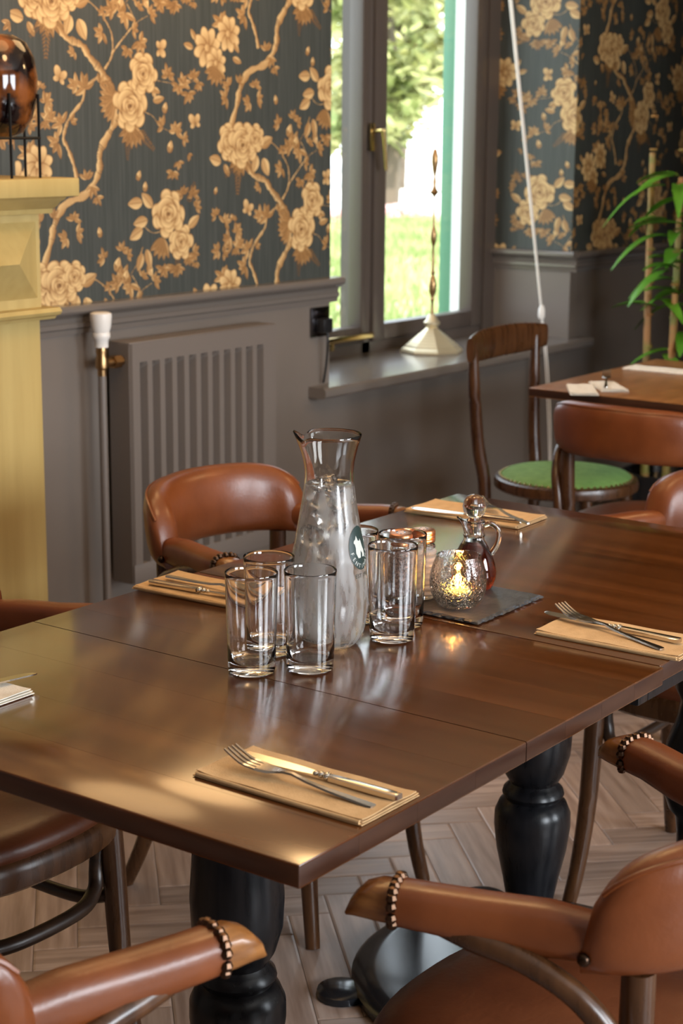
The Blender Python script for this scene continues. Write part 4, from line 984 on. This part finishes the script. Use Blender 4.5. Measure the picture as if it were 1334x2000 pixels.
def knife_parts(t):
    L_ = .215
    q = MB(); pts = [(-.107, .0045), (-.105, .0062), (-.09, .0065), (-.05, .0056), (-.018, .0048)]
    vs = []
    for y, w_ in pts: vs += [(-w_, y, .0012), (w_, y, .0012), (w_, y, .0060), (w_*.7, y, .0072), (-w_*.7, y, .0072), (-w_, y, .0060)]
    fs = [(i*6+k, i*6+(k+1) % 6, i*6+6+(k+1) % 6, i*6+6+k) for i in range(len(pts)-1) for k in range(6)]+[(5, 4, 3, 2, 1, 0), tuple(len(pts)*6-6+k for k in range(6))]
    q.add(vs, fs).sphere((0, -.014, .0045), .0062, 12, (1, .7, .75)).sphere((0, -.006, .0045), .0050, 12, (1, .8, .75)).sphere((0, .001, .0045), .0042, 12, (1, .9, .7))
    q.build('handle', M_silver, t, angle=35)
    bl = MB(); o = [(.002, -.0040, .0040), (.02, -.0068, .0058), (.05, -.0085, .0066), (.08, -.0088, .0066), (.098, -.0070, .0064), (.106, -.0030, .0055), (.1085, .0020, .0040)]
    vs = []
    for y, a, b_ in o: vs += [(a, y, .0042), (b_, y, .0038), (b_, y, .0056), (a, y, .0046)]
    fs = [(i*4+k, i*4+(k+1) % 4, i*4+4+(k+1) % 4, i*4+4+k) for i in range(len(o)-1) for k in range(4)]+[(3, 2, 1, 0), tuple(len(o)*4-4+k for k in range(4))]
    bl.add(vs, fs).build('blade', M_silver, t, angle=35)
fork0 = knife0 = None
def fork(x, y, rz, lab, z=.0075, grp='steel forks on the napkins', tilt=0):
    global fork0
    if fork0 is None: o = fork0 = fork_mesh().build('fork', M_silver, None, angle=40)
    else: o = fork0.copy(); COL.objects.link(o)
    o.location = (x, y, Z0+z); o.rotation_euler = (tilt, 0, rz); return tag(o, lab, 'fork', grp)
def knife(x, y, rz, lab, z=.0062, grp='steel knives on the napkins', tilt=0):
    global knife0
    if knife0 is None:
        o = knife0 = thing('knife', lab, 'knife', (0, 0, 0)); knife_parts(o)
    else: o = copy_tree(knife0)
    o.location = (x, y, Z0+z); o.rotation_euler = (tilt, 0, rz); return tag(o, lab, 'knife', grp)
napkin('napkin', 1.362, 1.043, .102, .225, -.01, M_napkin, 'kraft paper napkin at the near corner of the table', 1)
napkin('napkin', 2.057, 1.028, .106, .215, .03, M_napkin, 'kraft paper napkin in front of the slate, at the table\'s right edge', 2)
napkin('napkin', 1.895, 1.628, .108, .220, .04, M_napkin, 'kraft paper napkin behind the left tumblers, before the radiator armchair', 3)
napkin('napkin', 2.592, 1.598, .110, .235, .03, M_napkin, 'kraft paper napkin behind the cruet at the far end', 4)
napkin('napkin', 1.348, 1.598, .106, .215, .0, M_napkinpale, 'pale paper napkin cut off by the frame at the left', 5)
knife(1.377, 1.038, .0, 'steel knife under the fork at the near corner', .0068)
knife(2.070, 1.052, -.04, 'steel knife with its tip off the napkin, beside the slate', .0066)
knife(1.867, 1.612, PI+.07, 'steel knife behind the left tumblers, before the radiator armchair', .0066)
knife(2.548, 1.590, .16, 'steel knife behind the cruet at the far end', .0066)
knife(1.330, 1.548, -1.79, 'steel knife cut off by the frame at the left, pointing right', .0075)
fork(1.350, 1.040, -.02, 'steel fork crossing the knife at the near corner', .0082, tilt=.055)
fork(2.055, 1.046, -.28, 'steel fork crossing the knife beside the slate', .0082, tilt=.055)
fork(1.899, 1.622, PI+.02, 'steel fork behind the left tumblers, before the radiator armchair', .0074)
fork(2.590, 1.540, -.55, 'steel fork behind the cruet at the far end', .0105)
# corner table settings
napkin('napkin', 4.02+.045, 2.18, .075, .17, -1.0, M_napkinpale, 'pale napkin at the near edge of the corner table', 6, grp='napkins on the corner table')
napkin('napkin', 4.02+.145, 2.155, .075, .16, -.85, M_napkinpale, 'pale napkin under the fork on the corner table', 7, grp='napkins on the corner table')
napkin('napkin', 4.56, 2.165, .085, .26, .02, M_napkinpale, 'pale napkin at the far side of the corner table', 8, grp='napkins on the corner table')
fork(4.19, 2.175, -1.1, 'steel fork on the corner table', .012, tilt=.06)

# ------------------------------------------------------------------ bamboo plant in the corner
bp2 = thing('bamboo_plant', 'bamboo plant with bright green leaves in the dark corner', 'plant', (5.40, 2.56, 0))
MB().lathe([(0, .001), (.11, .001), (.12, .01), (.145, .26), (.150, .28), (.14, .28), (.13, .25), (0, .25)], 32).build('pot', M_blackmetal, bp2)
rg = random.Random(9)
def leafblade(q, p, d, L_, w_, droop):
    d = d.normalized(); sd_ = d.cross(Vector((0, 0, 1))).normalized(); n = 8; vs = []
    for i in range(n+1):
        s = i/n; c = p+d*L_*s+Vector((0, 0, -droop*L_*s*s)); ww = w_*math.sin(PI*min(1, s*.93+.04))**.8*(1-.25*s)
        vs += [c-sd_*ww+Vector((0, 0, .002)), c-Vector((0, 0, ww*.25)), c+sd_*ww+Vector((0, 0, .002))]
    q.add(vs, [(i*3+k, i*3+k+1, i*3+k+4, i*3+k+3) for i in range(n) for k in range(2)])
for (sx, sy, h) in ((-.03, .06, 1.02), (.03, .01, 1.28), (.06, -.06, 1.12), (-.06, -.03, .90), (.02, .09, 1.36)):
    q = MB().tube([(sx, sy, .25), (sx*1.2, sy*1.2, h*.6), (sx*1.3, sy*1.3, h)], [.013, .012, .010], 10)
    for k in range(int(h/.11)): q.lathe([(.011, -.004), (.0155, 0), (.011, .004)], 10, (sx*(1+.2*k*.11/h*1.6), sy*(1+.2*k*.11/h*1.6), .27+k*.11))
    q.build('cane', M_cane, bp2)
for i in range(34):
    zz = rg.uniform(.62, 1.32); a = rg.choice([rg.uniform(1.7, 3.6), rg.uniform(0, 6.28), rg.uniform(2.0, 4.2)])
    q = MB(); leafblade(q, Vector((rg.uniform(-.05, .05), rg.uniform(-.05, .05), zz)), Vector((math.cos(a), math.sin(a), rg.uniform(.0, .55))), rg.uniform(.14, .22), rg.uniform(.024, .036), rg.uniform(.3, .9))
    q.build('leaf', M_bamboo, bp2, angle=80)
